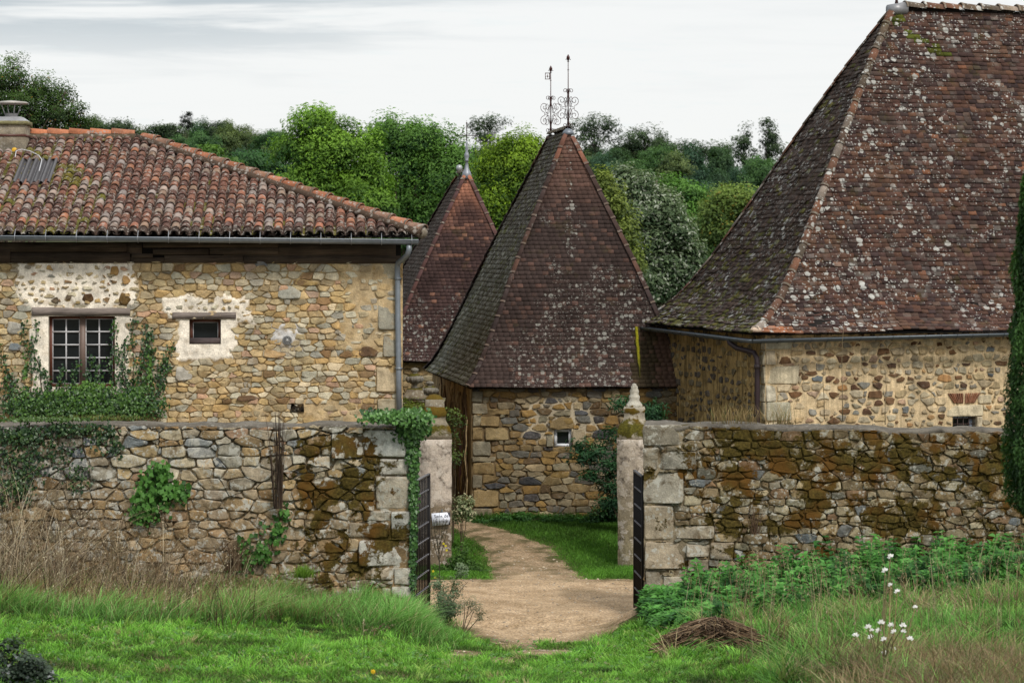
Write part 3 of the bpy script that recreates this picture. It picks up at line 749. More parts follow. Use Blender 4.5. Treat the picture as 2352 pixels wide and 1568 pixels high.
gutter(mb, (ga[0], -.55, ga[1]), (gb[0], -.55, gb[1]), .085, gz)
mb.tube([(ga[0], -.64, ga[1]), (gb[0], -.64, gb[1])], .011, (.3, .33, .37), 6)
gt = mb.build('gutter', M['zinc'], house, True)
for k in range(17):
    u = gb[0] - .12 - k * .545; z = lerp(ga[1], gb[1], (u - ga[0]) / (gb[0] - ga[0]))
    pts = [(u, -.55 + .095 * math.sin(t), z - .095 * math.cos(t)) for t in np.linspace(-1.57, 1.2, 8)]
    mb = MB(); mb.tube([(u, -.52, z + .12)] + [(u, -.63, z + .02)] + pts, .0075, (.3, .31, .33), 4); mb.build('bracket', M['zinc'], gt)
mb = MB(); pp = []
for px, py, y in ((940, 563, -.55), (939, 575, -.54), (936, 586, -.5), (926, 595, -.3), (915, 603, -.14), (912.5, 614, -.1), (913, 640, -.1), (914, 760, -.1), (915.5, 860, -.1), (917, 958, -.1)):
    u, z = HF.inv(px, py, y); pp.append((u, y, z))
mb.tube(pp, .05, (.20, .225, .255), 12)
for py in (640, 846): u, z = HF.inv(913.5 + (py - 640) / 100, py, -.1); mb.tube([(u, -.1, z - .02), (u, -.1, z + .02)], .058, (.17, .19, .21), 12); mb.box(u - .07, -.1, z - .012, u + .075, 0, z + .012, (.1, .1, .1))
mb.build('downpipe', M['zinc'], house, True)
# round iron tie plate in its patch of pale mortar
u, z = anchor; mb = MB(); mb.lathe([(.09, 0), (.09, .012), (.075, .022), (.06, .014), (.045, .022), (.03, .014), (.02, .03), (.005, .03)], [(.16, .16, .15, 0), (.3, .3, .29, 0), (.2, .2, .2, 0), (.07, .07, .07, 0), (.3, .3, .29, 0), (.06, .06, .06, 0), (.36, .36, .35, 0), (.36, .36, .35, 0)], 0, 0, 20)
for k in range(8): t = k * .785; mb.box(.05 * math.cos(t) - .008, .05 * math.sin(t) - .008, .012, .05 * math.cos(t) + .008, .05 * math.sin(t) + .008, .024, (.05, .05, .05))
o = mb.build('wall_anchor', M['iron'], house); o.location = (u, -.05, z); o.rotation_euler = (math.pi / 2, 0, 0)
mb = MB()
def patch(u0, z0): return lambda uu, zz: (-.012 - .04 * sst(.27, .1, math.hypot((uu - u0) * .95 + .03, zz - z0) + .18 * fbm(uu, zz, 3, 6, 3)), *(lambda k: (lerp(.42, .62, k), lerp(.36, .6, k), lerp(.28, .58, k)))(sst(.0, .2, fbm(uu + .3, zz, 1, 5, 3) + .25 * (zz - z0 > 0))), 0)
sheet(mb, u - .3, u + .3, z - .3, z + .3, .025, patch(u - .02, z + .02)); mb.build('mortar_patch', M['cap'], house, True)

# ================================================================ twin pyramid roofed pavilions
PROF = [(0, 0), (.04, .07), (.085, .122), (.15, .19), (.25, .285), (.46, .47), (.71, .715), (1, 1)]
def pavilion(name, label, FL, FR, BL, RF, RB, seed, front_col, side_col, hip_c):
    base = thing(name, label, 'pavilion', (0, 0, 0)); base.location = (RF.x, RF.y, 0); o = Vector((RF.x, RF.y, 0))
    BR = FR + (BL - FL); L = [p - o for p in (FL, FR, BL, BR, RF, RB)]; FL, FR, BL, BR, RF, RB = L
    mb = MB()
    def fc(t, a, p, r): return front_col(t, a, p + o, r)
    def sc(t, a, p, r): return side_col(t, a, p + o, r)
    sg = lambda p: .03 * mnoise.noise(p * .8 + Vector((seed, 0, 0)))
    tile_face(mb, roof_face(FL, FR, RF, RF, PROF), .096, .125, fc, seed, .995, .026, sg, edge=.16, ecol=(.30, .16, .12), jit=.4)
    tile_face(mb, roof_face(BL, FL, RB, RF, PROF), .105, .14, sc, seed + 1, .995, .032, sg, jit=.7)
    tile_face(mb, roof_face(FR, BR, RF, RB, PROF), .17, .3, fc, seed + 2, .99, .02)
    tile_face(mb, roof_face(BR, BL, RB, RB, PROF), .17, .3, sc, seed + 3, .99, .02)
    V = [FL + Vector((.04, .04, -.03)), FR + Vector((-.04, .04, -.03)), BR + Vector((-.04, -.04, -.03)), BL + Vector((.04, -.04, -.03))]
    mb.add([tuple(v) for v in V], [(0, 3, 2, 1)], (.03, .022, .017))
    mb.build('roof', M['tower_tile'], base)
    mb = MB()
    for (E, R, up_) in ((FL, RF, (-1, -1, .8)), (FR, RF, (1, -1, .8)), (BL, RB, (-1, 1, .8)), (BR, RB, (1, 1, .8))):
        f = roof_face(E, E, R, R, PROF)
        cap_tiles(mb, [f(t, 0) for t in np.linspace(.0, .985, 40)], .34, .075, hip_c, up_, 5, .010, (.13, .095, .075, 0), 2.2, seed)
    if (RF - RB).length > .3: cap_tiles(mb, [RB, RF], .33, .1, lambda k, p, r: (*jitc((.09, .065, .035), r), .2), (0, 0, 1), 6, .015, None, 2.6, seed)
    mb.build('hip_capping', M['tower_tile'], base)
    return base, L, o
mFL = P(1075, 890, 48.8); mFR = Vector((P(1600, 0, 49.05).x, 49.05, mFL.z)); mBL = Vector((P(978, 0, 55.5).x, 55.5, mFL.z))
mRF = P(1305, 300, 51.3); mRB = P(1265, 313, 53.95); mRB.z = mRF.z
def mid_front(t, a, p, r):
    px = 1176 + F * p.x / p.y; py = 563 + (CAMZ - p.z) / p.y * F
    top = sst(.62, .95, t); c = (.056, .038, .034); n = fbm(p.x, p.z, 3, 1.6, 3)
    c = (lerp(c[0], .16, top), lerp(c[1], .088, top), lerp(c[2], .067, top))
    if r.random() < .05: c = (.115, .066, .054)
    k = 1 + .6 * n + r.uniform(-.1, .1) + .25 * sst(.35, .1, t); c = (c[0] * k, c[1] * k, c[2] * k)
    al = -.2 + .85 * sst(.55, .15, t) * sst(.05, .4, a) + .75 * sst(.09, 0, abs(a - .47)) * sst(.42, .6, t) * sst(.98, .9, t)
    if px > 1447 and py > 762:
        y = abs(px - (1464 + (py - 765) * .05)); v = sst(885, 840, py)
        return (.05, .036, .02, -.8) if px < 1500 else (.085, .05, .036, -.8)
    return (*c, al)
def mid_side(t, a, p, r):
    k = r.uniform(.7, 1.25); low = sst(.7, .1, t)
    c = (lerp(.085, .15, low), lerp(.072, .14, low), lerp(.052, .095, low))
    if r.random() < .28 * low: c = (.26, .25, .21)
    if r.random() < .1: c = (.1, .1, .03)
    return (c[0] * k, c[1] * k, c[2] * k, .55)
def hipc(k, p, r):
    c = jitc((.062, .041, .037), r, .2)
    if p.z > 7.2: c = jitc((.22, .1, .068), r, .15)
    elif r.random() < .12: c = jitc((.105, .058, .045), r)
    return (*c, -.1)
mid, mL, mo = pavilion('stone_pavilion', 'near stone pavilion with steep brown tile roof topped by two scrolled iron finials', mFL, mFR, mBL, mRF, mRB, 31, mid_front, mid_side, hipc)
# bright moss streak below the barn gutter
mb = MB(); f = roof_face(mL[0], mL[1], mL[4], mL[4], PROF); sx = P(1465.5, 0, 49.0).x - mo.x; r = random.Random(6); V = []; C = []; n = 40
for i in range(n + 1):
    t = lerp(.035, .225, i / n); L0, L1 = f(t, 0), f(t, 1); w = .034 * (1 - .7 * sst(.62, 1, 1 - i / n)) * (1 + .25 * fbm(i * .3, 2, 1, 1, 2)); cx = sx + .045 * sst(1, 0, i / n) + .01 * fbm(i * .2, 5, 1, 1, 2)
    for k, q in enumerate((-1, -.4, .4, 1)):
        p = L0.lerp(L1, (cx + q * w - L0.x) / (L1.x - L0.x)) + Vector((0, -.035 - (.014 if k in (1, 2) else 0), .012)); V.append(tuple(p)); m = (.06 + .13 * sst(.1, .5, i / n)) * (1.15 if k in (1, 2) else .3); C.append((m * .92, m * .84, .012, 0))
mb.arr(V, [np.array([(i * 4 + k, i * 4 + k + 1, i * 4 + k + 5, i * 4 + k + 4) for i in range(n) for k in range(3)])], np.array(C)); mb.build('moss_streak', M['moss'], mid, True)
# walls
MF = Frame(P(1083, 0, 49.1).x, 49.1, .3)
mwin = MF.rect(1273, 1025.5, 1313, 985)
mzt = mFL.z - .02
mq = [MF.rect(*q) for q in [(1083, 923, 1108, 898), (1084, 950, 1121, 925), (1086, 979, 1106, 952), (1085, 1011, 1110, 981), (1113, 1011, 1170, 980), (1085, 1046, 1128, 1012.5), (1084, 1060, 1138, 1047), (1085, 1089, 1137, 1062), (1085, 1120, 1108, 1090), (1086, 1164, 1146, 1123), (1087, 1196, 1132, 1166), (1120, 952, 1170, 938), (1102, 978, 1147, 955), (1314, 1026, 1343, 984), (1255, 1026, 1272, 998)]]
MP_ = [((.26, .18, .085), 4), ((.30, .19, .07), 3), ((.24, .2, .13), 4), ((.16, .145, .12), 3), ((.13, .085, .045), 2), ((.33, .27, .17), 2), ((.085, .08, .08), 1)]
def mpoint(u, z):
    w = MF.inv(1290, 960); n = fbm(u, z, 3, 2.2, 3)
    return sst(.1, -.15, max(abs(u - w[0]) - .75, abs(z - w[1]) - .45) + n * .35)
def mid_bed(u, z):
    k = mpoint(u, z); n = fbm(u, z, 7, 5, 3)
    return (-.006 * k + .008 * n, lerp(.16 + .08 * n, .46, k), lerp(.11 + .06 * n, .39, k), lerp(.055 + .03 * n, .28, k), 0)
def mid_mod(u, z, r): return (lerp(1, .84, mpoint(u, z)), .03)
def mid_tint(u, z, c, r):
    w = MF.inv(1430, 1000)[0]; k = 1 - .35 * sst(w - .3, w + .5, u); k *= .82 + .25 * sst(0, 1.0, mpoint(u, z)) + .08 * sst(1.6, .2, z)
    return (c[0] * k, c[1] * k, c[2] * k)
mb = MB(); mu1 = MF.inv(1600, 1000)[0]
sheet(mb, 0, mu1, -.35, mzt, .045, mid_bed, [mwin])
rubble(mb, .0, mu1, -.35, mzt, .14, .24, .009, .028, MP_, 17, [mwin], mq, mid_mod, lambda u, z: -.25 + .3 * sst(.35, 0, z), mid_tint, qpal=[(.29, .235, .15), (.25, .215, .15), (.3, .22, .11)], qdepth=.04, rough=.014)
a, b, c, d = mwin
put_stone(mb, [(a - .12, d + .005), (c + .14, d + .005), (c + .1, d + .1), ((a + c) / 2 + .06, d + .27), ((a + c) / 2 - .03, d + .27), (a - .1, d + .1)], .045, (.25, .18, .09), random.Random(2), rnd=.1)
put_stone(mb, [(a - .2, b - .13), (c + .25, b - .12), (c + .25, b - .012), (a - .2, b - .008)], .04, (.24, .17, .085), random.Random(3), rnd=.12)
reveal(mb, mwin, .2, (.16, .12, .07), -.02)
mw = mb.build('wall', M['mid_stone'], mid, True); mw.location = Vector((MF.x, MF.y, 0)) - mo; mw.rotation_euler = (0, 0, MF.r)
fr = casement(mid, mwin, 1, 1, (.66, .68, .72), (.66, .68, .72), .06, None, .05, .016); fr.location = mw.location; fr.rotation_euler = mw.rotation_euler
# side wall under the left eave, covered with dead creeper stems
sd = (mFL - mBL); sang = math.atan2(sd.y, sd.x); mb = MB()
def side_bed(u, z):
    n = fbm(u * 2.5, z * .7, 3, 3, 4); q = sst(-.35, -.22, u)
    return (.03 * n, lerp(.46 + .2 * n, .46, q), lerp(.32 + .16 * n, .37, q), lerp(.17 + .1 * n, .24, q), 0)
sheet(mb, -6.2, 0, -.35, mzt, .06, side_bed)
sw = mb.build('side_wall', M['dirt_stone'], mid, True); sw.location = mw.location; sw.rotation_euler = (0, 0, sang)
mb = MB(); r = random.Random(5)
for i in range(150):
    u = -.32 - r.random() ** 1.3 * 4.5; z = -.2; pts = [(u, -.04, z)]; zt = r.uniform(.8, 2.65)
    while z < zt: z += .25; u += r.uniform(-.07, .07); pts.append((u, -.04 - r.uniform(0, .08), z))
    mb.tube(pts, r.uniform(.006, .02), jitc(r.choice([(.17, .11, .06), (.25, .17, .09), (.1, .065, .04), (.3, .22, .12)]), r), 4, False)
o = mb.build('dead_creeper', M['bark'], sw, True)
mb = MB(); u = -.75; mb.tube([(u, -.1, 1.75), (u, -.1, -.1)], .05, (.07, .025, .03), 8); o = mb.build('downpipe', M['paint'], mid, True); o.location = sw.location; o.rotation_euler = sw.rotation_euler

# scrolled wrought iron finials
def finial(parent, p, px_top, Y, z_lo, z_hi, hw, seed, rot, flag):
    zt = CAMZ - (px_top - 563) / F * Y; iron = (.055, .018, .016)
    mb = MB(); z0 = p.z - .05
    mb.tube([(p.x, p.y, z0), (p.x, p.y, lerp(z0, zt, .5)), (p.x, p.y, zt - .1)], [.016, .012, .009], iron, 6)
    mb.lathe([(.012, zt - .16), (.03, zt - .15), (.012, zt - .14), (.014, zt - .12), (.034, zt - .085), (.036, zt - .06), (.02, zt - .03), (.003, zt)], iron, p.x, p.y, 8)
    for k in range(4):
        t = k * 1.571 + .4; q = [(p.x + rr * math.cos(t), p.y + rr * math.sin(t), zt + zz) for rr, zz in ((.012, -.125), (.035, -.1), (.052, -.105), (.054, -.122))]
        mb.tube(q, .007, iron, 4)
    for zz in (zt - .34,): mb.lathe([(.01, zz), (.026, zz + .008), (.01, zz + .016)], iron, p.x, p.y, 8)
    f = mb.build('finial', M['iron'], parent, True)
    zm = (z_lo + z_hi) / 2; H = (z_hi - z_lo) / 2
    mb = MB()
    for k in range(4):
        ca, sa = math.cos(rot + k * 1.571), math.sin(rot + k * 1.571)
        def tr(pl): return [(p.x + ca * a, p.y + sa * a, zm + b) for a, b in pl]
        for sgn in (1, -1):
            c0 = hw * .60; R = hw * .42; pl = []
            pl += [(.01, sgn * H * .92), (.02, sgn * H * .62), (.035 + hw * .06, sgn * H * .34), (hw * .3, sgn * H * .08), (c0, sgn * H * .0 + sgn * .01)]
            for t in np.linspace(-math.pi / 2, 2.3 * math.pi, 26):
                q = R * (1 - .82 * (t + 1.57) / (2.3 * math.pi + 1.57)); pl.append((c0 + q * math.cos(t) * .98, sgn * (H * .42 + q * math.sin(t) * (1 if t > 0 else 1)) ))
            mb.tube(tr(pl), .0065, iron, 4)
            pl = [(.008, sgn * H * .6), (.02, sgn * H * .85)]
            for t in np.linspace(math.pi, -math.pi * 1.1, 14):
                q = hw * .2 * (1 - .6 * (math.pi - t) / (2.1 * math.pi)); pl.append((.02 + hw * .2 + q * math.cos(t), sgn * (H * .98 + q * math.sin(t))))
            mb.tube(tr(pl), .006, iron, 4)
    mb.build('scrollwork', M['iron'], f, True)
    if flag:
        mb = MB(); a = .115; z = zt - .24; x, y = p.x - .012, p.y
        for (x0, z0_, x1, z1_) in ((-a, z - .07, 0, z - .055), (-a, z + .065, 0, z + .08), (-a, z - .055, -a + .014, z + .065), (-.022, z - .055, 0, z + .065)): mb.box(x + x0, y - .004, z0_, x + x1, y + .004, z1_, iron)
        mb.tube([(x - .06, y, z - .04), (x - .06, y, z + .05)], .005, iron, 4); mb.lathe([(.002, z - .03), (.014, z), (.004, z + .03)], iron, x - .06, y, 6); mb.box(x - .095, y - .003, z - .004, x - .025, y + .003, z + .004, iron)
        mb.build('pennant', M['iron'], f)
    return f
RFl, RBl = mL[4], mL[5]
def zat(py, Y): return CAMZ - (py - 563) / F * Y
finial(mid, RFl, 125, 51.3, zat(288, 51.3), zat(208, 51.3), .245, 1, .35, False)
finial(mid, RBl, 151, 53.95, zat(300, 53.95), zat(225, 53.95), .27, 2, .5, True)
mb = MB(); mb.lathe([(.13, RFl.z - .09), (.11, RFl.z - .02), (.06, RFl.z + .03), (.015, RFl.z + .05)], (.17, .19, .22), RFl.x, RFl.y, 12); mb.build('apex_cap', M['zinc'], mid, True); mb = MB(); mb.lathe([(.12, RBl.z - .06), (.1, RBl.z), (.03, RBl.z + .04)], (.12, .08, .06), RBl.x, RBl.y, 12); mb.build('apex_cap', M['zinc'], mid, True)

# far pavilion
fY = 58.0; fFL = P(872, 830, fY); fFR = P(1275, 830, fY); fBL = fFL + Vector((-1.0, 6.0, 0)); fRF = P(1072, 398, 60.6); fRB = Vector((P(1055, 0, 62.0).x, 62.0, fRF.z))
def far_front(t, a, p, r):
    n = fbm(p.x + 9, p.z, 1, 1.5, 3); top = sst(.66, .97, t + n * .22)
    c = (.062, .036, .033)
    c = (lerp(c[0], .34, top), lerp(c[1], .15, top), lerp(c[2], .095, top))
    if r.random() < lerp(.02, .1, sst(.25, .75, t)): c = (.2, .1, .07) if top < .5 else (.1, .055, .04)
    k = 1 + .5 * n + r.uniform(-.13, .13); return (c[0] * k, c[1] * k, c[2] * k, -.3 + .5 * sst(.6, .1, t))
def far_side(t, a, p, r): k = r.uniform(.7, 1.3); return (.085 * k, .06 * k, .05 * k, .0)
far, fL, fo = pavilion('stone_pavilion', 'far stone pavilion with an orange topped steep roof and a grey zinc spike', fFL, fFR, fBL, fRF, fRB, 57, far_front, far_side, lambda k, p, r: (*jitc((.10, .05, .045) if p.z < fRF.z - .35 else (.42, .17, .1), r, .2), -.4))
FF = Frame(fFL.x + .25, fY + .25, 0); mb = MB(); fw = fFR.x - fFL.x - .5
sheet(mb, 0, fw, -.3, fFL.z - .02, .06, lambda u, z: (.01 * fbm(u, z, 1, 5, 2), *((lambda k: (.40 + .15 * k, .30 + .12 * k, .16 + .08 * k))(fbm(u, z, 4, 3, 3))), 0))
rubble(mb, 0, fw, -.3, fFL.z - .02, .13, .2, .014, .026, [((.36, .26, .13), 4), ((.42, .31, .17), 3), ((.24, .18, .1), 2), ((.4, .34, .22), 2)], 71, rough=.012)
mb.add([(0, 0, -.3), (-1, 5.6, -.3), (-1, 5.6, fFL.z), (0, 0, fFL.z)], [(0, 1, 2, 3)], (.3, .22, .12)); mb.add([(fw, 0, -.3), (fw - 1, 5.6, -.3), (fw - 1, 5.6, fFL.z), (fw, 0, fFL.z)], [(3, 2, 1, 0)], (.3, .22, .12))
o = mb.build('wall', M['mid_stone'], far, True); o.location = Vector((FF.x, FF.y, 0)) - fo
z = fL[4].z; mb = MB(); x, y = fL[4].x, fL[4].y
mb.lathe([(.15, z - .14), (.10, z + .02), (.06, z + .1), (.04, z + .2), (.035, z + .3), (.065, z + .315), (.035, z + .34), (.062, z + .42), (.058, z + .48), (.028, z + .55), (.042, z + .62), (.024, z + .7), (.026, z + .75), (.013, z + .82)], (.24, .255, .285), x, y, 12)
sp = mb.build('finial', M['zinc'], far, True)
mb = MB(); zt = CAMZ + (563 - 284) / F * 60.6
mb.tube([(x, y, z + .8), (x, y, zt)], .014, (.045, .03, .028), 6); zc_ = zt - .3
mb.tube([(x - .24, y, zc_), (x + .24, y, zc_)], .011, (.045, .03, .028), 5)
mb.lathe([(.003, zt - .02), (.024, zt + .01), (.003, zt + .04)], (.06, .03, .025), x, y, 6)
for sx in (-1, 1):
    mb.tube([(x + sx * (.02 + .09 * math.sin(t)), y, zc_ + .1 - .09 * math.cos(t) + .02) for t in np.linspace(0, 3.1, 8)], .007, (.045, .03, .028), 4); mb.lathe([(.002, zc_ - .022), (.02, zc_), (.002, zc_ + .022)], (.045, .03, .028), x + sx * .24, y, 6)
mb.build('cross', M['iron'], sp, True)
mb = MB(); mb.lathe([(.05, fL[5].z), (.03, fL[5].z + .08), (.07, fL[5].z + .12), (.085, fL[5].z + .18), (.06, fL[5].z + .24), (.01, fL[5].z + .26)], (.34, .35, .36), fL[5].x - .0, fL[5].y, 10); mb.build('ball_finial', M['zinc'], far, True)

# ================================================================ the big barn on the right
BF = Frame(P(1758, 0, 44.75).x, 44.75, 17.2)
barn = thing('stone_barn', 'tall stone barn with a huge lichen spotted brown tile roof on the right', 'barn', (BF.x, BF.y, 0), BF.r)
be = zat(765, 44.25); apx = (3.9, 2.65); br = zat(18, 48.43); BW = 8.0
BPROF = [(0, 0), (.03, .075), (.09, .17), (.16, .245), (.24, .325), (.39, .455), (.525, .57), (.66, .685), (.8, .81), (1, 1)]
BT = [((.082, .045, .037), 5), ((.102, .055, .041), 4), ((.058, .036, .033), 5), ((.122, .067, .047), 1.6), ((.2, .092, .055), .2), ((.075, .05, .042), 3)]
def barn_front(t, a, p, r):
    c = jitc(r.choices([c for c, k in BT], [k for c, k in BT])[0], r, .2); n = fbm(p.x, p.z, 2, .9, 3)
    if n > .22 and r.random() < .5: c = jitc((.118, .064, .043), r)
    if t < .02 and p.x < .4: c = jitc((.26, .11, .06), r)
    g = fbm(p.x * .8, p.z, 7, 1.3, 3)
    if abs(p.x - lerp(3.9, 4.9, sst(.97, .8, t)) + .1 * g) < .14 and t > .84 and r.random() < .75: c = jitc((.075, .085, .012), r, .3)
    return (*c, .35 * sst(.5, 0, a) + .1 + .25 * g)
def barn_side(t, a, p, r):
    k = r.uniform(.65, 1.25); c = (.075 * k, .05 * k, .04 * k)
    if r.random() < .12 + .3 * sst(.3, .05, t): c = jitc((.1, .09, .025), r, .3)
    return (*c, .15)
mb = MB(); bsag = lambda p: .075 * mnoise.noise(p * .55 + Vector((3, 1, 0))) + .02 * mnoise.noise(p * 1.9)
tile_face(mb, roof_face((-.4, -.4, be), (BW, -.4, be), (*apx, br), (BW, apx[1], br), BPROF), .10, .165, barn_front, 91, 1, .024, bsag, edge=.14, jit=1.3)
tile_face(mb, roof_face((-.4, 5.7, be), (-.4, -.4, be), (*apx, br), (*apx, br), BPROF), .10, .165, barn_side, 92, .995, .026, bsag, edge=.12, jit=1.6)
tile_face(mb, roof_face((BW, 5.7, be), (-.4, 5.7, be), (BW, apx[1], br), (*apx, br), BPROF), .3, .5, barn_side, 93, 1, .024)
mb.add([(-.36, -.36, be - .04), (BW, -.36, be - .04), (BW, 5.6, be - .04), (-.36, 5.6, be - .04)], [(0, 3, 2, 1)], (.04, .03, .022))
mb.build('roof', M['barn_tile'], barn)
mb = MB()
def bhip(k, p, r):
    c = jitc(r.choice([(.15, .075, .05), (.10, .062, .045), (.17, .085, .055), (.12, .09, .065), (.24, .2, .17)]), r, .2); return (*c, 1.0)
f = roof_face((-.4, -.4, be), (-.4, -.4, be), (*apx, br), (*apx, br), BPROF)
hips = [f(t, 0) for t in np.linspace(.004, .985, 60)]
cap_tiles(mb, hips, .34, .082, bhip, (-1, -1, .9), 7, .016, (.14, .115, .09, .6), 3.0, 6)
f2 = roof_face((-.4, 5.7, be), (-.4, 5.7, be), (*apx, br), (*apx, br), BPROF)
cap_tiles(mb, [f2(t, 0) for t in np.linspace(.0, .985, 60)], .36, .06, bhip, (-1, 1, .9), 6, .008, None, 2.8, 7)
cap_tiles(mb, [(apx[0] + .25, apx[1], br - .02), (BW, apx[1], br - .02)], .42, .13, bhip, (0, 0, 1), 7, .03, (.2, .16, .12, .4), 3.0, 9)
p0 = hips[0]; mb.lathe([(.02, p0.z - .01), (.1, p0.z), (.105, p0.z + .05), (.06, p0.z + .1), (.01, p0.z + .11)], (.55, .42, .32), p0.x + .02, p0.y + .02, 10)
mb.build('ridge_capping', M['barn_tile'], barn, True)
mb = MB(); mb.tube([(apx[0] - .1, apx[1], br - .06), (apx[0] + .28, apx[1], br - .0)], [.12, .13], (.22, .22, .23), 10); ac = mb.build('apex_cap', M['zinc'], barn, True)
mb = MB(); mb.tube([(apx[0] + .08, apx[1], br + .05), (apx[0] + .08, apx[1], br + .2), (apx[0] + .08, apx[1], br + 1.3)], [.045, .016, .01], (.05, .02, .02), 6); mb.build('finial_rod', M['iron'], ac, True)
# walls
bzt = be - .05; bwin = BF.rect(2187.7, 1004, 2240, 955)
bq = [BF.rect(*q) for q in [(1758.6, 803, 1817.7, 774), (1758.6, 838.5, 1781.5, 804), (1758.6, 881.5, 1831, 840), (1758.6, 922, 1783, 883), (1758.6, 966, 1820, 923), (1758.6, 1010, 1790, 967), (2174, 955, 2257.5, 929.5), (2241, 1006, 2254, 956), (2245, 926, 2277, 906)]]
BPL = [((.5, .41, .27), 4), ((.43, .33, .19), 3), ((.17, .095, .05), 3.2), ((.38, .32, .22), 4), ((.26, .24, .2), 2), ((.44, .26, .12), 1.2), ((.5, .42, .29), 3), ((.12, .07, .045), 1.6), ((.42, .29, .2), 1), ((.15, .16, .16), .5)]
def barn_bed(u, z):
    n = fbm(u, z, 4, 5, 3); m = fbm(u, z, 1, 1.1, 2); return (.01 * n, .66 + .1 * n + .08 * m, .51 + .09 * n + .06 * m, .31 + .07 * n + .03 * m, 0)
def barn_mod(u, z, r):
    if abs(u - (bwin[0] + bwin[2]) / 2) < .38 and bwin[3] + .22 < z < bwin[3] + .46: return None
    return (r.uniform(.55, 1.0), .024) if r.random() < .88 else None
mb = MB()
sheet(mb, 0, BW, 1.3, bzt, .05, barn_bed, [bwin])
rubble(mb, 0, BW, 1.3, bzt, .115, .175, .009, .026, BPL, 23, [bwin], bq, barn_mod, None, None, qpal=[(.52, .46, .33), (.56, .5, .38), (.50, .44, .32)], qdepth=.028, rough=.014)
reveal(mb, bwin, .22, (.4, .36, .28), -.02)
r = random.Random(3); cxu = (bwin[0] + bwin[2]) / 2   # fan of thin bricks over the window
for k in range(15):
    t = (k - 7) / 7; x0 = cxu + t * .2; x1 = cxu + t * .33
    if abs(k - 7) < 1: continue
    zb_, zt_ = bwin[3] + .24, bwin[3] + .43
    put_stone(mb, [(x0 - .012, zb_), (x0 + .012, zb_), (x1 + .014, zt_), (x1 - .014, zt_)], .03, jitc((.26, .12, .07), r), r, rnd=.1, rough=.002)
mb.add([(0, 0, -.3), (BW, 0, -.3), (BW, 0, 1.3), (0, 0, 1.3)], [(0, 1, 2, 3)], (.4, .3, .17))
mb.build('wall', M['barn_stone'], barn, True)
SF = Frame(BF.x, BF.y, 17.2 - 90); mb = MB()
def bs_bed(u, z):
    n = fbm(u * 2.0, z * .8, 4, 4, 4); m = sst(2.1, 1.2, z); e = sst(-.3, -.05, u)
    return (.015 * n, lerp(.40 + .2 * n, .45, m * .5), lerp(.275 + .15 * n, .31, m * .5), lerp(.115 + .08 * n, .14, m * .5), 0)
sheet(mb, -5.3, 0, -.3, bzt, .05, bs_bed)
rubble(mb, -5.3, -.02, .6, bzt, .14, .24, .02, .02, [((.22, .17, .1), 3), ((.13, .11, .09), 3), ((.34, .25, .12), 3)], 29, mod=lambda u, z, r: (r.uniform(.55, .85), .018) if r.random() < .68 else None, rough=.02)
for i, (a, b) in enumerate(((774, 803), (805, 838), (841, 881), (884, 922), (924, 965))):
    z0_, z1_ = zat(b, 44.8), zat(a, 44.8); wq = .28 if i % 2 else .16; put_stone(mb, [(-wq, z0_), (-.004, z0_), (-.004, z1_), (-wq, z1_)], .024, (.47, .41, .29), random.Random(i), rnd=.1, rough=.004, top=.9)
sw2 = mb.build('side_wall', M['dirt_stone'], barn, True); sw2.rotation_euler = (0, 0, math.radians(-90))
bars = casement(barn, bwin, 1, 1, (.36, .42, .52), (.36, .42, .52), .12, None, .05, .03)
mb = MB(); a, b, c, d = bwin
for k in range(1, 4): x = a + (c - a) * k / 4; mb.tube([(x, .03, b), (x, .03, d)], .009, (.05, .03, .025), 5)
for k in range(1, 5): zz = d - (d - b) * (k - .5) / 4; mb.tube([(a, .025, zz), (c, .025, zz)], .009, (.05, .03, .025), 5)
mb.build('window_bar', M['iron'], bars)
# gutter round the two eaves, brown downpipe at the corner
gzc = (.085, .1, .115); mb = MB(); gq = be - .06
gutter(mb, (-.46, -.47, gq - .05), (BW, -.47, gq + .05), .075, gzc); gutter(mb, (-.47, 5.75, gq + .0), (-.47, -.46, gq - .05), .075, gzc)
for k in range(26):
    u = -.3 + k * .33; mb.tube([(u, -.47 + .08 * math.sin(t), lerp(gq - .05, gq + .05, u / BW) - .08 * math.cos(t)) for t in np.linspace(-1.6, 1.5, 7)], .006, (.05, .06, .07), 4)
for k in range(14):
    u = 5.5 - k * .42; mb.tube([(-.47 + .08 * math.sin(t), u, lerp(gq - .05, gq, u / 5.7) - .08 * math.cos(t)) for t in np.linspace(-1.6, 1.5, 7)], .006, (.05, .06, .07), 4)
mb.build('gutter', M['zinc'], barn, True)
mb = MB(); dp = [(-.47, .65, be - .13), (-.45, .62, be - .22), (-.36, .5, be - .31), (-.25, .3, be - .35), (-.17, .14, be - .38), (-.13, .1, be - .48), (-.12, .1, be - .62), (-.12, .1, 0)]
mb.tube(dp, .05, (.035, .022, .026), 12); mb.tube([(-.12, .1, be - .6), (-.12, .1, be - .68)], .062, (.04, .028, .03), 12); mb.build('downpipe', M['paint'], barn, True)
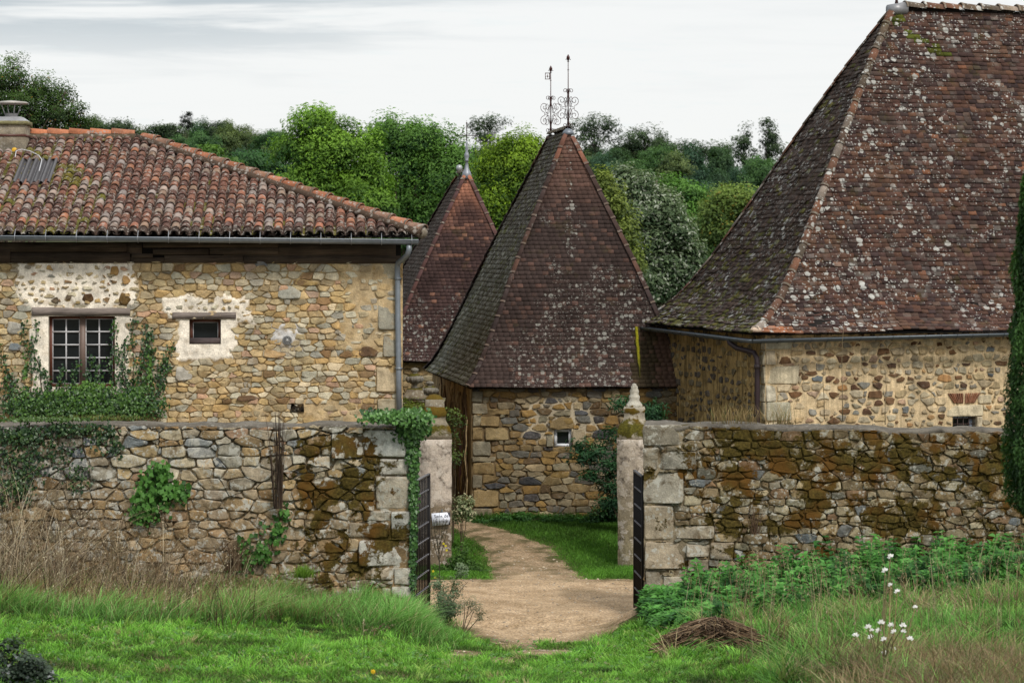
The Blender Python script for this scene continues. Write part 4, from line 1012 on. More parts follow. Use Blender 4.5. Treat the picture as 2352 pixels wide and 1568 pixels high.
# ================================================================ boundary walls and gates
def lump(x): return fbm(x, 3, 1, .7, 2)
WT = 2.80
def wallthing(name, label, fr, u0, u1, top, pal, seed, h, w, mat, quoins, qpal, moss, tint, bed, drop=0.0, gap=.01, depth=.04, qd=.045, mod=None):
    t = thing(name, label, 'wall', (fr.x, fr.y, 0), fr.r); mb = MB()
    def ft(u): return top - drop * u + .055 * lump(u * 1.6 + seed) + .02 * lump(u * 6 + seed) - .02
    sheet(mb, u0, u1, -.5, top, .06, bed, (), ft)
    rubble(mb, u0, u1, -.5, top, h, w, gap, depth, pal, seed, (), quoins, mod, moss, tint, .45, qpal, qd, .016, topz=ft)
    for (ux, s) in ((u0, 1), (u1, -1)):
        V = [(ux, 0, -.5), (ux, .75, -.5), (ux, .75, ft(ux)), (ux, 0, ft(ux))]; mb.add(V, [(0, 1, 2, 3)], (.3, .27, .2, .2))
    mb.add([(u0, .75, -.5), (u1, .75, -.5), (u1, .75, ft(u1) - .05), (u0, .75, ft(u0) - .05)], [(0, 1, 2, 3)], (.3, .24, .15, .1))
    mb.build('wall', mat, t, True)
    mb = MB(); V = []; C = []; n = int((u1 - u0) / .07)
    for i in range(n + 1):
        u = lerp(u0, u1, i / n); z = ft(u)
        for (y, dz) in ((-.012, -.03), (-.02, .0), (.0, .022), (.15, .032), (.35, .04), (.58, .035), (.76, -.0), (.79, -.05)):
            V.append((u, y + .02 * fbm(u, y, 2, 6, 2), z + dz + (.018 + .05 * (y < .1)) * fbm(u, y, 5, 5, 3) + .035 * fbm(u, y, 9, 1.2, 2))); k = .9 + .5 * fbm(u, y, 8, 3, 3)
            C.append((.15 * k, .132 * k, .108 * k, .22 * (y < .25) + .5 * fbm(u, y, 1, 1.5, 3)))
    mb.arr(V, [np.array([(i * 8 + j, (i + 1) * 8 + j, (i + 1) * 8 + j + 1, i * 8 + j + 1) for i in range(n) for j in range(7)])], np.array(C))
    for i in (0, n): mb.add([V[i * 8 + j] for j in range(8)], [tuple(range(8))], (.27, .245, .215, 0))
    mb.build('coping', M['cap'], t, True)
    return t
LW = Frame(P(943, 0, 37.6).x, 37.6, 0); RW = Frame(P(1479, 0, 37.6).x, 37.6, -7)
def lpx(u, z): return 1176 + F * (LW.x + u) / 37.6, 563 + (CAMZ - z) * F / 37.6
def lmoss(u, z):
    px, py = lpx(u, z); m = -.12
    m += .55 * sst(560, 640, px) * sst(1160, 1060, py) * .6
    m += .42 * sst(600, 740, px) * sst(985, 1010, py) * sst(920, 780, px)
    m += .36 * sst(600, 760, px) * sst(1060, 1150, py) * sst(940, 830, px)
    m += .55 * sst(1180, 1230, py) * sst(830, 880, px) * sst(1270, 1240, py)
    m += .25 * sst(420, 380, px) * sst(1080, 1010, py); m += .75 * fbm(u, z, 6, 1.9, 4); m += .12 * (px > 830)
    return m
LP = [((.40, .33, .22), 4), ((.33, .29, .22), 4), ((.43, .30, .15), 3), ((.24, .245, .235), 2.5), ((.46, .40, .3), 3), ((.28, .19, .10), 2), ((.34, .22, .14), 1), ((.13, .14, .15), .8)]
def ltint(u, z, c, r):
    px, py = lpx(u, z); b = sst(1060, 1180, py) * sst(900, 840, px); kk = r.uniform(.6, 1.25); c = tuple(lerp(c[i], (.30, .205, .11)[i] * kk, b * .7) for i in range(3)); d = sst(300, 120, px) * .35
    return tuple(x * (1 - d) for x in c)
def lbed(u, z):
    px, py = lpx(u, z); n = fbm(u, z, 3, 4, 3); b = sst(1130, 1220, py); d = 1 - .5 * sst(1100, 1000, py)
    return (.010 - .012 * b + .02 * n, lerp(.2, .28, b) * (1 + n) * d, lerp(.155, .19, b) * (1 + n) * d, lerp(.095, .1, b) * (1 + n) * d, .05 + lmoss(u, z) * .8)
lq = [LW.rect(*q) for q in [(836, 1050, 934, 986), (761, 1053, 836, 994), (869, 1091, 938, 1053), (862, 1170, 941, 1092), (898, 1236, 942, 1172), (833, 1196, 896, 1172), (800, 1235, 892, 1199), (823, 1300, 943, 1238), (904, 1342, 943, 1302), (838, 1330, 902, 1302), (898, 1400, 943, 1344)]]
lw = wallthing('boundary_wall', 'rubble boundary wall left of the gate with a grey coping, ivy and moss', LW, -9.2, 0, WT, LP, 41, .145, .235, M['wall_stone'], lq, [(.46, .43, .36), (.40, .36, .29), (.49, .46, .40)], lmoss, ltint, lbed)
def rmoss(u, z):
    px = 1479 + u * 148; py = 563 + (CAMZ - z) * 148
    m = .50 + .20 * sst(1130, 1010, py) * sst(1560, 1700, px) - .26 * sst(1640, 1540, px) - .12 * sst(1180, 1260, py); m += .8 * fbm(u, z, 6, 1.7, 4); return m
RP_ = [((.26, .205, .125), 4), ((.22, .16, .09), 4), ((.32, .25, .145), 3), ((.215, .195, .15), 1.4), ((.38, .32, .21), 2.2), ((.22, .14, .08), 2), ((.17, .175, .17), .7)]
def rtint(u, z, c, r): 
    k = lerp(1, .8, sst(1.6, 2.6, z)); return tuple(x * k for x in c)
def rbed(u, z):
    n = fbm(u, z, 3, 4, 3); q = sst(.9, .55, u); return (.003 - .006 * q + .02 * n, lerp(.2, .26, q) * (1 + n), lerp(.15, .21, q) * (1 + n), lerp(.085, .14, q) * (1 + n), rmoss(u, z) + .1)
rq = [RW.rect(*q) for q in [(1476, 1024, 1570, 975), (1476, 1079, 1511, 1026), (1513, 1080, 1600, 1036), (1476, 1157, 1571, 1082), (1479, 1241, 1548, 1159), (1550, 1238, 1640, 1205), (1481, 1307, 1574, 1243), (1576, 1279, 1628, 1248), (1578, 1312, 1628, 1281), (1483, 1372, 1520, 1309), (1523, 1347, 1571, 1323), (1630, 1285, 1684, 1243)]]
rw = wallthing('boundary_wall', 'mossy brown rubble boundary wall right of the gate, behind the nettles', RW, 0, 8.0, WT, RP_, 43, .125, .2, M['mossy_stone'], rq, [(.34, .295, .225), (.30, .26, .195), (.37, .325, .25)], rmoss, rtint, rbed, drop=.008, gap=.008, depth=.032)

def gate(label, A, B, zt, zb, nb, nh):
    """iron leaf from hinge A to free end B"""
    A, B = Vector(A), Vector(B); d = (B - A); L = d.length; t = thing('iron_gate', label, 'gate', (A.x, A.y, 0), math.atan2(d.y, d.x), 'pair of black iron gate leaves')
    k = (.009, .008, .009); mb = MB()
    mb.box(-.02, -.02, zb, .02, .02, zt, k); mb.box(L - .02, -.02, zb, L + .02, .02, zt, k)
    mb.box(.02, -.018, zt - .03, L - .02, .018, zt - .001, (.16, .16, .17)); mb.box(.02, -.016, zb + .03, L - .02, .016, zb + .065, (.03, .03, .03))
    mb.build('frame', M['gate_iron'], t)
    for i in range(nb):
        x = L * (i + 1) / (nb + 1); b = MB(); b.tube([(x, 0, zb + .03), (x, 0, zt - .03)], .0115, k, 6); b.build('bar', M['gate_iron'], t)
    for j in range(nh):
        z = lerp(zb + .06, zt, (j + 1) / (nh + 1)); b = MB(); b.box(.02, -.014, z - .008, L - .02, .014, z + .008, (.03, .03, .034))
        for i in range(nb): x = L * (i + 1) / (nb + 1); b.lathe([(.012, z - .013), (.021, z - .008), (.021, z + .008), (.012, z + .013)], (.2, .2, .22), x, 0, 8)
        b.build('rail', M['gate_iron'], t)
    return t
gate('left black iron gate leaf standing open beside the ivy', (P(945, 0, 37.75).x, 37.75, 0), (P(985.5, 0, 39.25).x, 39.25, 0), zat(1107, 37.75), -.24, 10, 7)
gate('right black iron gate leaf standing open against the big lichened wall end', (P(1476, 0, 37.75).x, 37.75, 0), (P(1457.5, 0, 38.75).x, 38.75, 0), zat(1092, 37.75), -.2, 8, 7)

# second gateway: two stone pillars across the lane
PY = 44.2
def pz(py): return zat(py, PY)
def pillar(label, px, right):
    c = P(px, 0, PY); t = thing('gate_pillar', label, 'pillar', (c.x, c.y, 0), math.radians(-3 if right else 4)); mb = MB(); s = .3
    W1 = (.5, .43, .36); W2 = (.2, .155, .105); G = (.3, .26, .19)
    lv = []
    for i in range(22):
        z = lerp(-.5, pz(1006), i / 21); k = fbm(z * 2, px, 1, 1, 3)
        cc = (W1 if not right else (.36, .31, .25)) if z > .85 else W2
        if right: cc = tuple(lerp(a, b, sst(.2, 1.9, z)) for a, b in zip((.28, .235, .15), (.42, .36, .29)))
        lv.append((s + .004 * math.sin(i * 2.2) - (.015 if right and z > 1.05 else 0) * -1, z, (*[x * (1 + .4 * k) for x in cc], -.3 + (.35 * sst(1.9, 2.3, z)) + (.3 * sst(.5, .2, z) if not right else 0))))
    mb.lathe([(a, b) for a, b, _ in lv], [q for _, _, q in lv], 0, 0, 4, True)
    mb.build('shaft', M['pillar_stone'], t)
    mb = MB()
    if right:
        pr = [(.305, 1008, .2), (.31, 1000, .5), (.30, 985, .75), (.26, 974, .75), (.2, 964, .6), (.185, 952, .45), (.19, 946, .6), (.2, 938, .6), (.185, 934, .4)]
    else:
        pr = [(.3, 1008, -.1), (.30, 992, .4), (.27, 978, .6), (.215, 968, .3), (.19, 960, .0), (.2, 956, .5), (.215, 945, .9), (.18, 935, .9), (.17, 930, .1), (.17, 918, .0), (.15, 914, .8), (.09, 907, .9), (.02, 905, .9)]
    mb.lathe([(a, pz(b)) for a, b, m in pr], [((.35, .31, .24, m) if right else (.21, .18, .13, m + .12)) for a, b, m in pr], 0, 0, 4, True)
    cap = mb.build('cap', M['finial_stone'], t)
    if right:
        mb = MB(); fp = [(.17, 936, .5), (.16, 930, .6), (.105, 922, .1), (.09, 918, 0), (.1, 913, -.1), (.098, 910, -.2), (.075, 905, -.3), (.085, 900, -.3), (.083, 897, -.3), (.06, 891, -.3), (.066, 888, -.3), (.04, 884, -.3), (.035, 881.5, -.3), (.01, 880, -.3)]
        mb.lathe([(a, pz(b)) for a, b, m in fp], [(.46, .43, .36, m) for a, b, m in fp], 0, 0, 12); mb.build('finial', M['finial_stone'], cap)
    return t
pillar('pale plastered gate pillar with a broken mossy top, carrying the arrow sign', 998, False)
pillar('stone gate pillar with a stepped pointed finial and yellow moss', 1457, True)
# arrow sign
def signpt(px, py): 
    p = P(px, py, PY - .36); return (p.x, p.z)
pts = [signpt(*q) for q in ((991, 1178.5), (1027, 1176), (1034, 1190), (1030, 1204), (993.5, 1207))]
cx, cz = sum(p[0] for p in pts) / 5, sum(p[1] for p in pts) / 5
sg = thing('arrow_sign', 'small white arrow shaped sign pointing right on the pale pillar', 'sign', (cx, PY - .36, cz))
mb = MB(); V = [(x - cx, 0, z - cz) for x, z in pts] + [(x - cx, .012, z - cz) for x, z in pts]
mb.add(V, [(0, 1, 2, 3, 4)[::-1], (5, 6, 7, 8, 9)] + [(i, (i + 1) % 5, 5 + (i + 1) % 5, 5 + i) for i in range(5)], (.74, .77, .86)); mb.build('board', M['paint'], sg)
mb = MB(); x0, z0 = pts[1]; mb.box(x0 - cx - .05, .015, -.11, x0 - cx + .055, .03, .115, (.03, .03, .04)); mb.build('backing_plate', M['paint'], sg)
mb = MB(); mb.box(-.012, .03, .08, .012, .045, .17, (.1, .12, .12)); mb.box(-.03, .012, -.05, .03, .07, .05, (.05, .05, .05)); mb.build('bracket', M['iron'], sg)
def lettering(txt, size, x, z, parent, col):
    cu = bpy.data.curves.new('lettering', 'FONT'); cu.body = txt; cu.size = size; cu.align_x = 'CENTER'; cu.extrude = .0006
    o = bpy.data.objects.new('lettering_source', cu); COL.objects.link(o); bpy.context.view_layer.update()
    me = bpy.data.meshes.new_from_object(o.evaluated_get(bpy.context.evaluated_depsgraph_get())); bpy.data.objects.remove(o); bpy.data.curves.remove(cu)
    me.materials.clear(); me.materials.append(M['ink']); n = bpy.data.objects.new('lettering', me); COL.objects.link(n); n.parent = parent; n.location = (x, -.003, z); n.rotation_euler = (math.pi / 2, math.radians(-3.5), 0)
t = NT('ink'); M['ink'] = t.out((.03, .03, .04), .6)
lettering('Sens de', .085, -.01, .025, sg, 0); lettering('la visite', .085, .0, -.065, sg, 0)

# garden wall and urns behind the left pillar
GY = 46.6
gt_ = thing('garden_wall', 'low mossy garden wall under the two urns behind the left pillar', 'wall', (P(960, 0, GY).x, GY, 0)); mb = MB()
zg = zat(923, GY); rubble(mb, -.6, .5, -.3, zg, .13, .2, .01, .04, [((.24, .2, .14), 3), ((.3, .25, .17), 2)], 81, moss=lambda u, z: .25 + .3 * (z > zg - .3))
sheet(mb, -.6, .5, -.3, zg, .1, lambda u, z: (.02, .12, .1, .06, .3)); mb.box(-.62, -.05, zg, .52, .5, zg + .05, (.2, .18, .11, .5)); mb.add([(.5, 0, -.3), (.5, .45, -.3), (.5, .45, zg), (.5, 0, zg)], [(0, 1, 2, 3)], (.2, .17, .12)); mb.add([(-.6, .45, -.3), (.5, .45, -.3), (.5, .45, zg), (-.6, .45, zg)], [(0, 1, 2, 3)], (.2, .17, .12))
mb.build('wall', M['mossy_stone'], gt_, True)
def urn(label, px, ytop, ybot, ped):
    c = P(px, 0, GY + .2); z = lambda py: zat(py, GY + .2); H = z(ytop) - z(ybot); b = z(ybot); t = thing('stone_urn', label, 'urn', (c.x, c.y, b if not ped else zg + .05), 0, 'carved stone urns')
    o = 0 if not ped else b - zg - .05; mb = MB(); gcol = (.2, .185, .155)
    pr = [(.05, 0, .1), (.075, .04, .1), (.04, .12, .1), (.05, .2, 0), (.12, .3, -.2), (.155, .42, -.3), (.16, .52, -.2), (.14, .58, .4), (.1, .66, .8), (.055, .72, .6), (.04, .77, 0), (.07, .82, -.4), (.085, .89, -.4), (.065, .96, -.4), (.01, 1, -.4)]
    mb.lathe([(r_, o + zz * H) for r_, zz, m in pr], [(*gcol, m) for r_, zz, m in pr], 0, 0, 14)
    for k in range(10): tt = k * .628; mb.tube([(.13 * math.cos(tt), .13 * math.sin(tt), o + .3 * H), (.162 * math.cos(tt), .162 * math.sin(tt), o + .46 * H), (.14 * math.cos(tt), .14 * math.sin(tt), o + .56 * H)], .02, (*gcol, -.1), 5)
    mb.build('vase', M['finial_stone'], t, True)
    if ped: 
        mb = MB(); mb.lathe([(.27, 0), (.26, o * .35), (.19, o * .4), (.165, o * .8), (.15, o), (.05, o + .01)], [(.17, .14, .1, .2), (.17, .14, .1, .4), (.17, .14, .1, .3), (.17, .14, .1, .2), (.17, .14, .1, .8), (.17, .14, .1, .8)], 0, 0, 4, True); mb.build('pedestal', M['finial_stone'], t)
urn('taller stone urn on a stepped pedestal beside the downpipe of the house', 952.5, 844, 892, True)
urn('lower stone urn just above the broken top of the pale pillar', 987, 875, 914, True)

# ================================================================ ground
def hw(x):
    if x < -1.25: b = .0 + .055 * (-1.25 - x)
    elif x > 1.75: b = .06 + .085 * (x - 1.75)
    else: b = -.25
    return min(b, 1.2)
def gz(x, y):
    if y < 60:
        l = sst(-1.75, -.9, x) * sst(2.15, 1.35, x)      # inside the gateway
        bank = lerp(hw(x) if not (-1.25 <= x <= 1.75) else (-.0 if x < 0 else .06), -.25, l)
        front = bank * sst(24, 33, y) + .095 * max(0, 36.4 - y) + .02 * sst(36.5, 30, y)
        front -= .10 * sst(1.6, .3, abs(x - .2)) * sst(30, 34, y)
        back = -.25 + .3 * sst(43.5, 48.5, y)
        z = lerp(front, back, sst(37.3, 38.2, y)) + .02 * fbm(x, y, 2, .8, 3)
        if y < 37.5: z += .12 * sst(37.5, 35.5, y) * fbm(x, y, 7, .35, 2)
        return z
    t = sst(150, 560, y); return .05 + (18.8 + 4.2 * sst(-18, -46, x * 500 / max(y, 1)) - 3.6 * sst(26, 52, x * 500 / max(y, 1))) * t + (2.0 * fbm(x, y, 3, .006, 3) if y > 120 else 0) * t - 1.0 * sst(60, 110, y) * (1 - t)
def dirt(x, y):
    n = .22 * fbm(x, y, 4, 1.3, 4) + .12 * fbm(x, y, 1, 4, 2)
    lane = min(y - 37.0, 42.3 - y) if abs(x) < 9 else -1
    lip = min(y - 35.6, 1.05 - abs(x - .42) * sst(33.5, 36.8, y) ** -1 if y > 34 else -1) if 34.5 < y <= 38 else -1
    if 35.5 < y <= 38: lip = 1.15 - abs(x - .4) - .55 * sst(37, 35.4, y)
    cx = spline1([(42.4, .43), (44.2, .29), (45.8, .1), (47, -.4), (48, -.9), (49, -1.5)], y); wd = spline1([(41, .85), (42.4, .75), (44.2, .68), (45.8, .65), (47, .43), (48, .38), (49, .5)], y)
    path = wd - abs(x - cx) if 41 < y < 49.2 else -1
    v = max(lane * .8, lip, path) + n
    if 29 < y < 35.8 and abs(x + .1) < 1.35: v = max(v, -.22 + 1.35 * fbm(x * .8, y * .45, 8, 1.5, 4) + .16 * sst(1.5, .2, abs(x + .1 + .25 * (33 - y) * .1)))
    return v
def onground(px, py):
    Y = 19.0
    while Y < 60 and P(px, py, Y).z > gz(P(px, py, Y).x, Y): Y += .05
    return P(px, py, Y)
def gcol(x, y):
    n = fbm(x, y, 1, .9, 3); return (.07 + .03 * n, .075 + .03 * n, .025 + .01 * n)
mb = MB()
ys = np.concatenate([np.linspace(-8, 20, 15), np.linspace(20.4, 50, 150), np.linspace(51, 80, 20), np.geomspace(84, 1600, 46)])
xs = np.concatenate([-np.geomspace(900, 10, 22), np.linspace(-9.6, 9.6, 150), np.geomspace(10, 900, 22)])
V = [(x, y, gz(x, y) if y < 600 else gz(x, 600) - (y - 600) * .02) for y in ys for x in xs]; n = len(xs)
C = [gcol(x, y) if y < 60 else (.03, .045, .014) for y in ys for x in xs]
mb.arr(V, [np.array([(j * n + i, j * n + i + 1, (j + 1) * n + i + 1, (j + 1) * n + i) for j in range(len(ys) - 1) for i in range(n - 1)])], np.array(C))
def m_ground():
    t = NT('ground'); c = t.attr().outputs['Color']; v = t.obj(); n = t.noise(v, 7, 6, .65); n2 = t.noise(v, 1.1, 4)
    c = t.mix(t.mr(n2, .45, .65), c, (.11, .085, .045)); c = t.scale(c, t.mr(n, .25, .75, .5, 1.35)); return t.out(c, .95, t.bump(n, .6, .04), .1)
def m_dirt():
    t = NT('lane'); v = t.obj(); n = t.noise(v, 3.0, 6, .65); n2 = t.noise(v, 26, 5, .7); n3 = t.noise(v, .8, 4)
    a = t.attr()
    c = t.mix(t.mr(n, .3, .7), (.31, .215, .125), (.50, .365, .235)); c = t.mix(t.mr(n3, .5, .68, 0, .6), c, (.24, .175, .105))
    c = t.scale(c, t.mr(n2, .28, .72, .45, 1.5)); vd = t.vor(v, 42); k = t.n('ShaderNodeSeparateColor', i0=vd[1]).outputs[0]
    c = t.mix(t.ma('MULTIPLY', t.mr(t.ma('SUBTRACT', t.ma('MULTIPLY', t.ma('POWER', k, 3.0), .42), vd[0]), 0, .06), .8), c, (.6, .52, .42))
    c = t.mix(t.ma('MULTIPLY', t.mr(t.noise(v, 2.4, 5), .42, .66), t.ma('MULTIPLY', a.outputs['Alpha'], .7), clamp=True), c, (.085, .08, .03)); c = t.scale(c, t.mr(a.outputs['Alpha'], .2, 1.0, 1.0, .74))
    return t.out(c, .95, t.bump(t.ma('ADD', n2, n), .7, .03), .1)
settags(mb.build('ground', m_ground(), None, True), kind='structure')
mb = MB(); gx = np.arange(-9, 9.01, .09); gy = np.arange(29, 49.2, .12); V = []; C = []; D = np.zeros((len(gy), len(gx)))
for j, y in enumerate(gy):
    for i, x in enumerate(gx):
        D[j, i] = dirt(x, y); V.append((x, y, gz(x, y) + .006 + .03 * min(.35, max(-1.2, D[j, i] * 4)))); C.append((.3, .2, .1, min(1.3, sst(.45, .1, D[j, i]) * .9 + .75 * sst(42.2, 43.6, y) + .5 * sst(37.2, 36, y))))  # alpha: greener edges, plus shadow painted onto the path beyond the lane
n = len(gx); fs = [(j * n + i, j * n + i + 1, (j + 1) * n + i + 1, (j + 1) * n + i) for j in range(len(gy) - 1) for i in range(n - 1) if max(D[j, i], D[j, i + 1], D[j + 1, i], D[j + 1, i + 1]) > 0]
mb.arr(V, [np.array(fs)], np.array(C)); settags(mb.build('lane', m_dirt(), None, True), kind='structure')
# scattered pebbles on the lane
mb = MB(); r = random.Random(12)
for i in range(1700):
    x = r.uniform(-1.6, 2.0); y = r.uniform(31, 46)
    if dirt(x, y) < .05: continue
    s = .006 + .018 * r.random() ** 4; z = gz(x, y) + .02; k = r.uniform(.5, 1.2)
    mb.lathe([(s, z - s * .3), (s * .95, z + s * .2), (s * .4, z + s * .6)], (.5 * k, .42 * k, .32 * k), x, y, 6)
settags(mb.build('pebbles', M['cap'], None, True), kind='stuff', label='small pale pebbles lying on the sandy lane', cat='pebbles')
# ================================================================ vegetation
def stuff(o, label, cat): return settags(o, label, cat, None, 'stuff')
def nfb(x, y, s, seed=0):
    return np.array([fbm(a, b, seed, s, 3) for a, b in zip(x, y)])
_gx = np.arange(-9.6, 9.61, .12); _gy = np.arange(20, 50.01, .12)
_GZ = np.array([[gz(x, y) for x in _gx] for y in _gy]); _GD = np.array([[dirt(x, y) for x in _gx] for y in _gy]); _GN = np.array([[fbm(x, y, 5, .55, 3) for x in _gx] for y in _gy]); _GM = np.array([[fbm(x, y, 9, 1.7, 3) for x in _gx] for y in _gy])
def samp(G, x, y):
    fx = np.clip((x - _gx[0]) / .12, 0, len(_gx) - 1.001); fy = np.clip((y - _gy[0]) / .12, 0, len(_gy) - 1.001); i = fx.astype(int); j = fy.astype(int); a = fx - i; b = fy - j
    return G[j, i] * (1 - a) * (1 - b) + G[j, i + 1] * a * (1 - b) + G[j + 1, i] * (1 - a) * b + G[j + 1, i + 1] * a * b
def field(n, x0, x1, y0, y1):
    y = NR.uniform(y0, y1, n); x = NR.uniform(x0, x1, n); return x, y
def gpos(x, y): return np.stack([x, y, samp(_GZ, x, y)], 1)
def mixc(n, pal, jit=.2):
    p = np.array([c for c, k in pal]); k = np.array([k for c, k in pal], float); c = p[NR.choice(len(p), n, p=k / k.sum())]
    return c * NR.uniform(1 - jit, 1 + jit, (n, 1))
RN = lambda n, s=1.0: NR.normal(size=(n, 2)) * s

# lawn: a short even sward with thousands of uneven tufts
def tufts(nt, k, x0, x1, y0, y1, keepfn, spr, hfn, pal, leans, wid, dark=.35, tip=1.25):
    tx, ty = field(nt, x0, x1, y0, y1); m = keepfn(tx, ty); tx, ty = tx[m], ty[m]; nt = len(tx)
    ln = NR.normal(size=(nt, 2)) * leans[0]; hc = hfn(tx, ty) * NR.uniform(.55, 1.25, nt); cc = mixc(nt, pal, .25); i = np.repeat(np.arange(nt), k); n = len(i)
    o = NR.normal(size=(n, 2)) * spr; x, y = tx[i] + o[:, 0], ty[i] + o[:, 1]; h = hc[i] * NR.uniform(.5, 1.15, n)
    return gpos(x, y), h, ln[i] + NR.normal(size=(n, 2)) * leans[1] + o * 3.0, wid, cc[i] * NR.uniform(.75, 1.3, (n, 1))
LP_ = [((.13, .31, .036), 5), ((.175, .385, .055), 4), ((.075, .2, .026), 3), ((.24, .37, .08), 1.2), ((.28, .25, .12), .4)]
x, y = field(230000, -7.2, 7.6, 21.0, 36.6)
d = samp(_GD, x, y); m = (d < .0 + .17 * NR.normal(size=len(x))) & (np.abs(x) < y * .235); x, y = x[m], y[m]; d = d[m]; n = len(x)
gn = samp(_GN, x, y); gm = samp(_GM, x, y); h = .03 + .05 * NR.random(n); h *= npst(.1, -.35, d) * .7 + .3
c = mixc(n, LP_, .3) * (.85 + 1.3 * gn[:, None] + 1.2 * gm[:, None])
mb = MB(); blades(mb, gpos(x, y), h, RN(n, .7), .009, c, c * 1.2, dark=.4)
gr = tufts(9500, 24, -7.2, 7.6, 21.0, 36.4, lambda x, y: (samp(_GD, x, y) < -.06) & (np.abs(x) < y * .235) & (NR.random(len(x)) < .35 + 1.3 * samp(_GM, x, y)), .035, lambda x, y: .09 + .13 * np.clip(samp(_GN, x, y) + .3, 0, 1), LP_, (.45, .35), .009)
blades(mb, *gr[:4], gr[4], gr[4] * 1.35, dark=.28); stuff(mb.build('lawn_grass', M['grass']), 'short bright green mown grass in front of the walls', 'grass')
# clover and plantain leaves low in the sward
n = 16000; x, y = field(n, -6.5, 6.8, 21.5, 36); m = (samp(_GD, x, y) < .05) & (samp(_GM, x, y) + .6 * samp(_GN, x, y) > .06) & (np.abs(x) < y * .23); x, y = x[m], y[m]; n = len(x); p = gpos(x, y); p[:, 2] += .03 + .04 * NR.random(n)
mb = MB(); leaves(mb, p, NR.normal(size=(n, 3)) * .35 + np.array([[0, -.3, 1.0]]), .04 * NR.uniform(.6, 1.5, n), mixc(n, [((.08, .19, .045), 3), ((.12, .25, .07), 2), ((.20, .24, .10), 1)], .25), .7); stuff(mb.build('lawn_weeds', M['leaf']), 'small clover and plantain leaves scattered through the lawn', 'weeds')
# courtyard grass
x, y = field(90000, -2.6, 2.3, 42.0, 49.0); d = samp(_GD, x, y); m = (d < .0 + .15 * NR.normal(size=len(x))); x, y, d = x[m], y[m], d[m]; n = len(x); gm = samp(_GM, x, y)
h = (.04 + .05 * NR.random(n)) * (npst(0, -.4, d) * .7 + .3) + .14 * npst(48.2, 48.9, y) * NR.random(n)
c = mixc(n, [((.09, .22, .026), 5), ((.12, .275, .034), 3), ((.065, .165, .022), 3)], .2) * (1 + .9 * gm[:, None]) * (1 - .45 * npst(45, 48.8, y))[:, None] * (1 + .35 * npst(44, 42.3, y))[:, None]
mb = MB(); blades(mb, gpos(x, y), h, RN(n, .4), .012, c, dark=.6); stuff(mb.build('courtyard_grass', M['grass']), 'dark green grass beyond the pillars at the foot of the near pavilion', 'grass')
# long grass bank on the left, and rough grass on the right
def bank(x, y): return npst(-.45, -1.3, x) * npst(31.8 + .0 * x, 34.4, y + .35 * (-x) * .6)
x, y = field(150000, -8.2, -.4, 29.8, 37.55); w = npst(-.55, -1.2, x + .5 * samp(_GM, x, y)) * npst(31.6, 33.8, y - .42 * (x + 4) * (x < -4) + 1.8 * samp(_GN, x, y) + 1.0 * samp(_GM, x, y)); m = NR.random(len(x)) < w; x, y = x[m], y[m]; n = len(x)
gm = samp(_GM, x, y); h = (.12 + .34 * NR.random(n)) * (.6 + 1.5 * np.clip(gm + .2, 0, 1)) * npst(-.5, -1.6, x).clip(.45)
lean = RN(n, .5) + np.stack([1.1 * gm + .15, -.3 + .8 * samp(_GN, x, y)], 1); dl = npst(-1.6, -5.0, x + 2.2 * gm)
c = mixc(n, [((.125, .28, .06), 5), ((.19, .37, .10), 4), ((.07, .175, .035), 3), ((.34, .29, .17), 1.1)], .25)
t = (NR.random(n) < .8 * dl * npst(31.0, 33.2, y)); c[t] = mixc(t.sum(), [((.26, .19, .10), 3), ((.2, .14, .07), 2), ((.13, .1, .05), 2)], .2); c *= (1 + .7 * gm[:, None])
mb = MB(); blades(mb, gpos(x, y), h, lean, .008, c, c * 1.35, dark=.35); stuff(mb.build('long_grass', M['grass']), 'long unmown green grass on the bank left of the gate', 'grass')
RP2 = [((.10, .25, .045), 5), ((.15, .33, .07), 5), ((.06, .155, .03), 3), ((.22, .29, .09), 2), ((.28, .21, .115), 2.2), ((.15, .105, .06), 1.6), ((.40, .33, .2), .7)]
def rkeep(x, y): return (NR.random(len(x)) < npst(.0, 1.4, x - 2.5 + 2.4 * samp(_GN, x, y) + .9 * samp(_GM, x, y)) * npst(34.8, 33.2, y) * (.5 + 1.4 * np.clip(samp(_GM, x, y) + .2, 0, 1))) & (np.abs(x) < y * .235)
mb = MB(); gr = tufts(6800, 24, 1.3, 7.6, 20.8, 34.8, rkeep, .06, lambda x, y: (.12 + .32 * NR.random(len(x)) ** 1.5) * (.8 + 1.2 * np.clip(samp(_GM, x, y), 0, 1)), RP2, (.45, .4), .009)
blades(mb, *gr[:4], gr[4], gr[4] * 1.35, dark=.25)
gr = tufts(2400, 30, 2.6, 7.6, 20.8, 27.5, lambda x, y: (NR.random(len(x)) < npst(2.6, 4.4, x) * npst(27.5, 25, y + 2.0 * samp(_GN, x, y))), .09, lambda x, y: .22 + .25 * NR.random(len(x)), [((.22, .16, .09), 3), ((.13, .09, .05), 3), ((.08, .11, .035), 2), ((.32, .25, .15), 1)], (.5, .5), .008)
blades(mb, *gr[:4], gr[4], gr[4] * 1.3, dark=.3); stuff(mb.build('rough_grass', M['grass']), 'rough half dry grass in front of the nettles', 'grass')
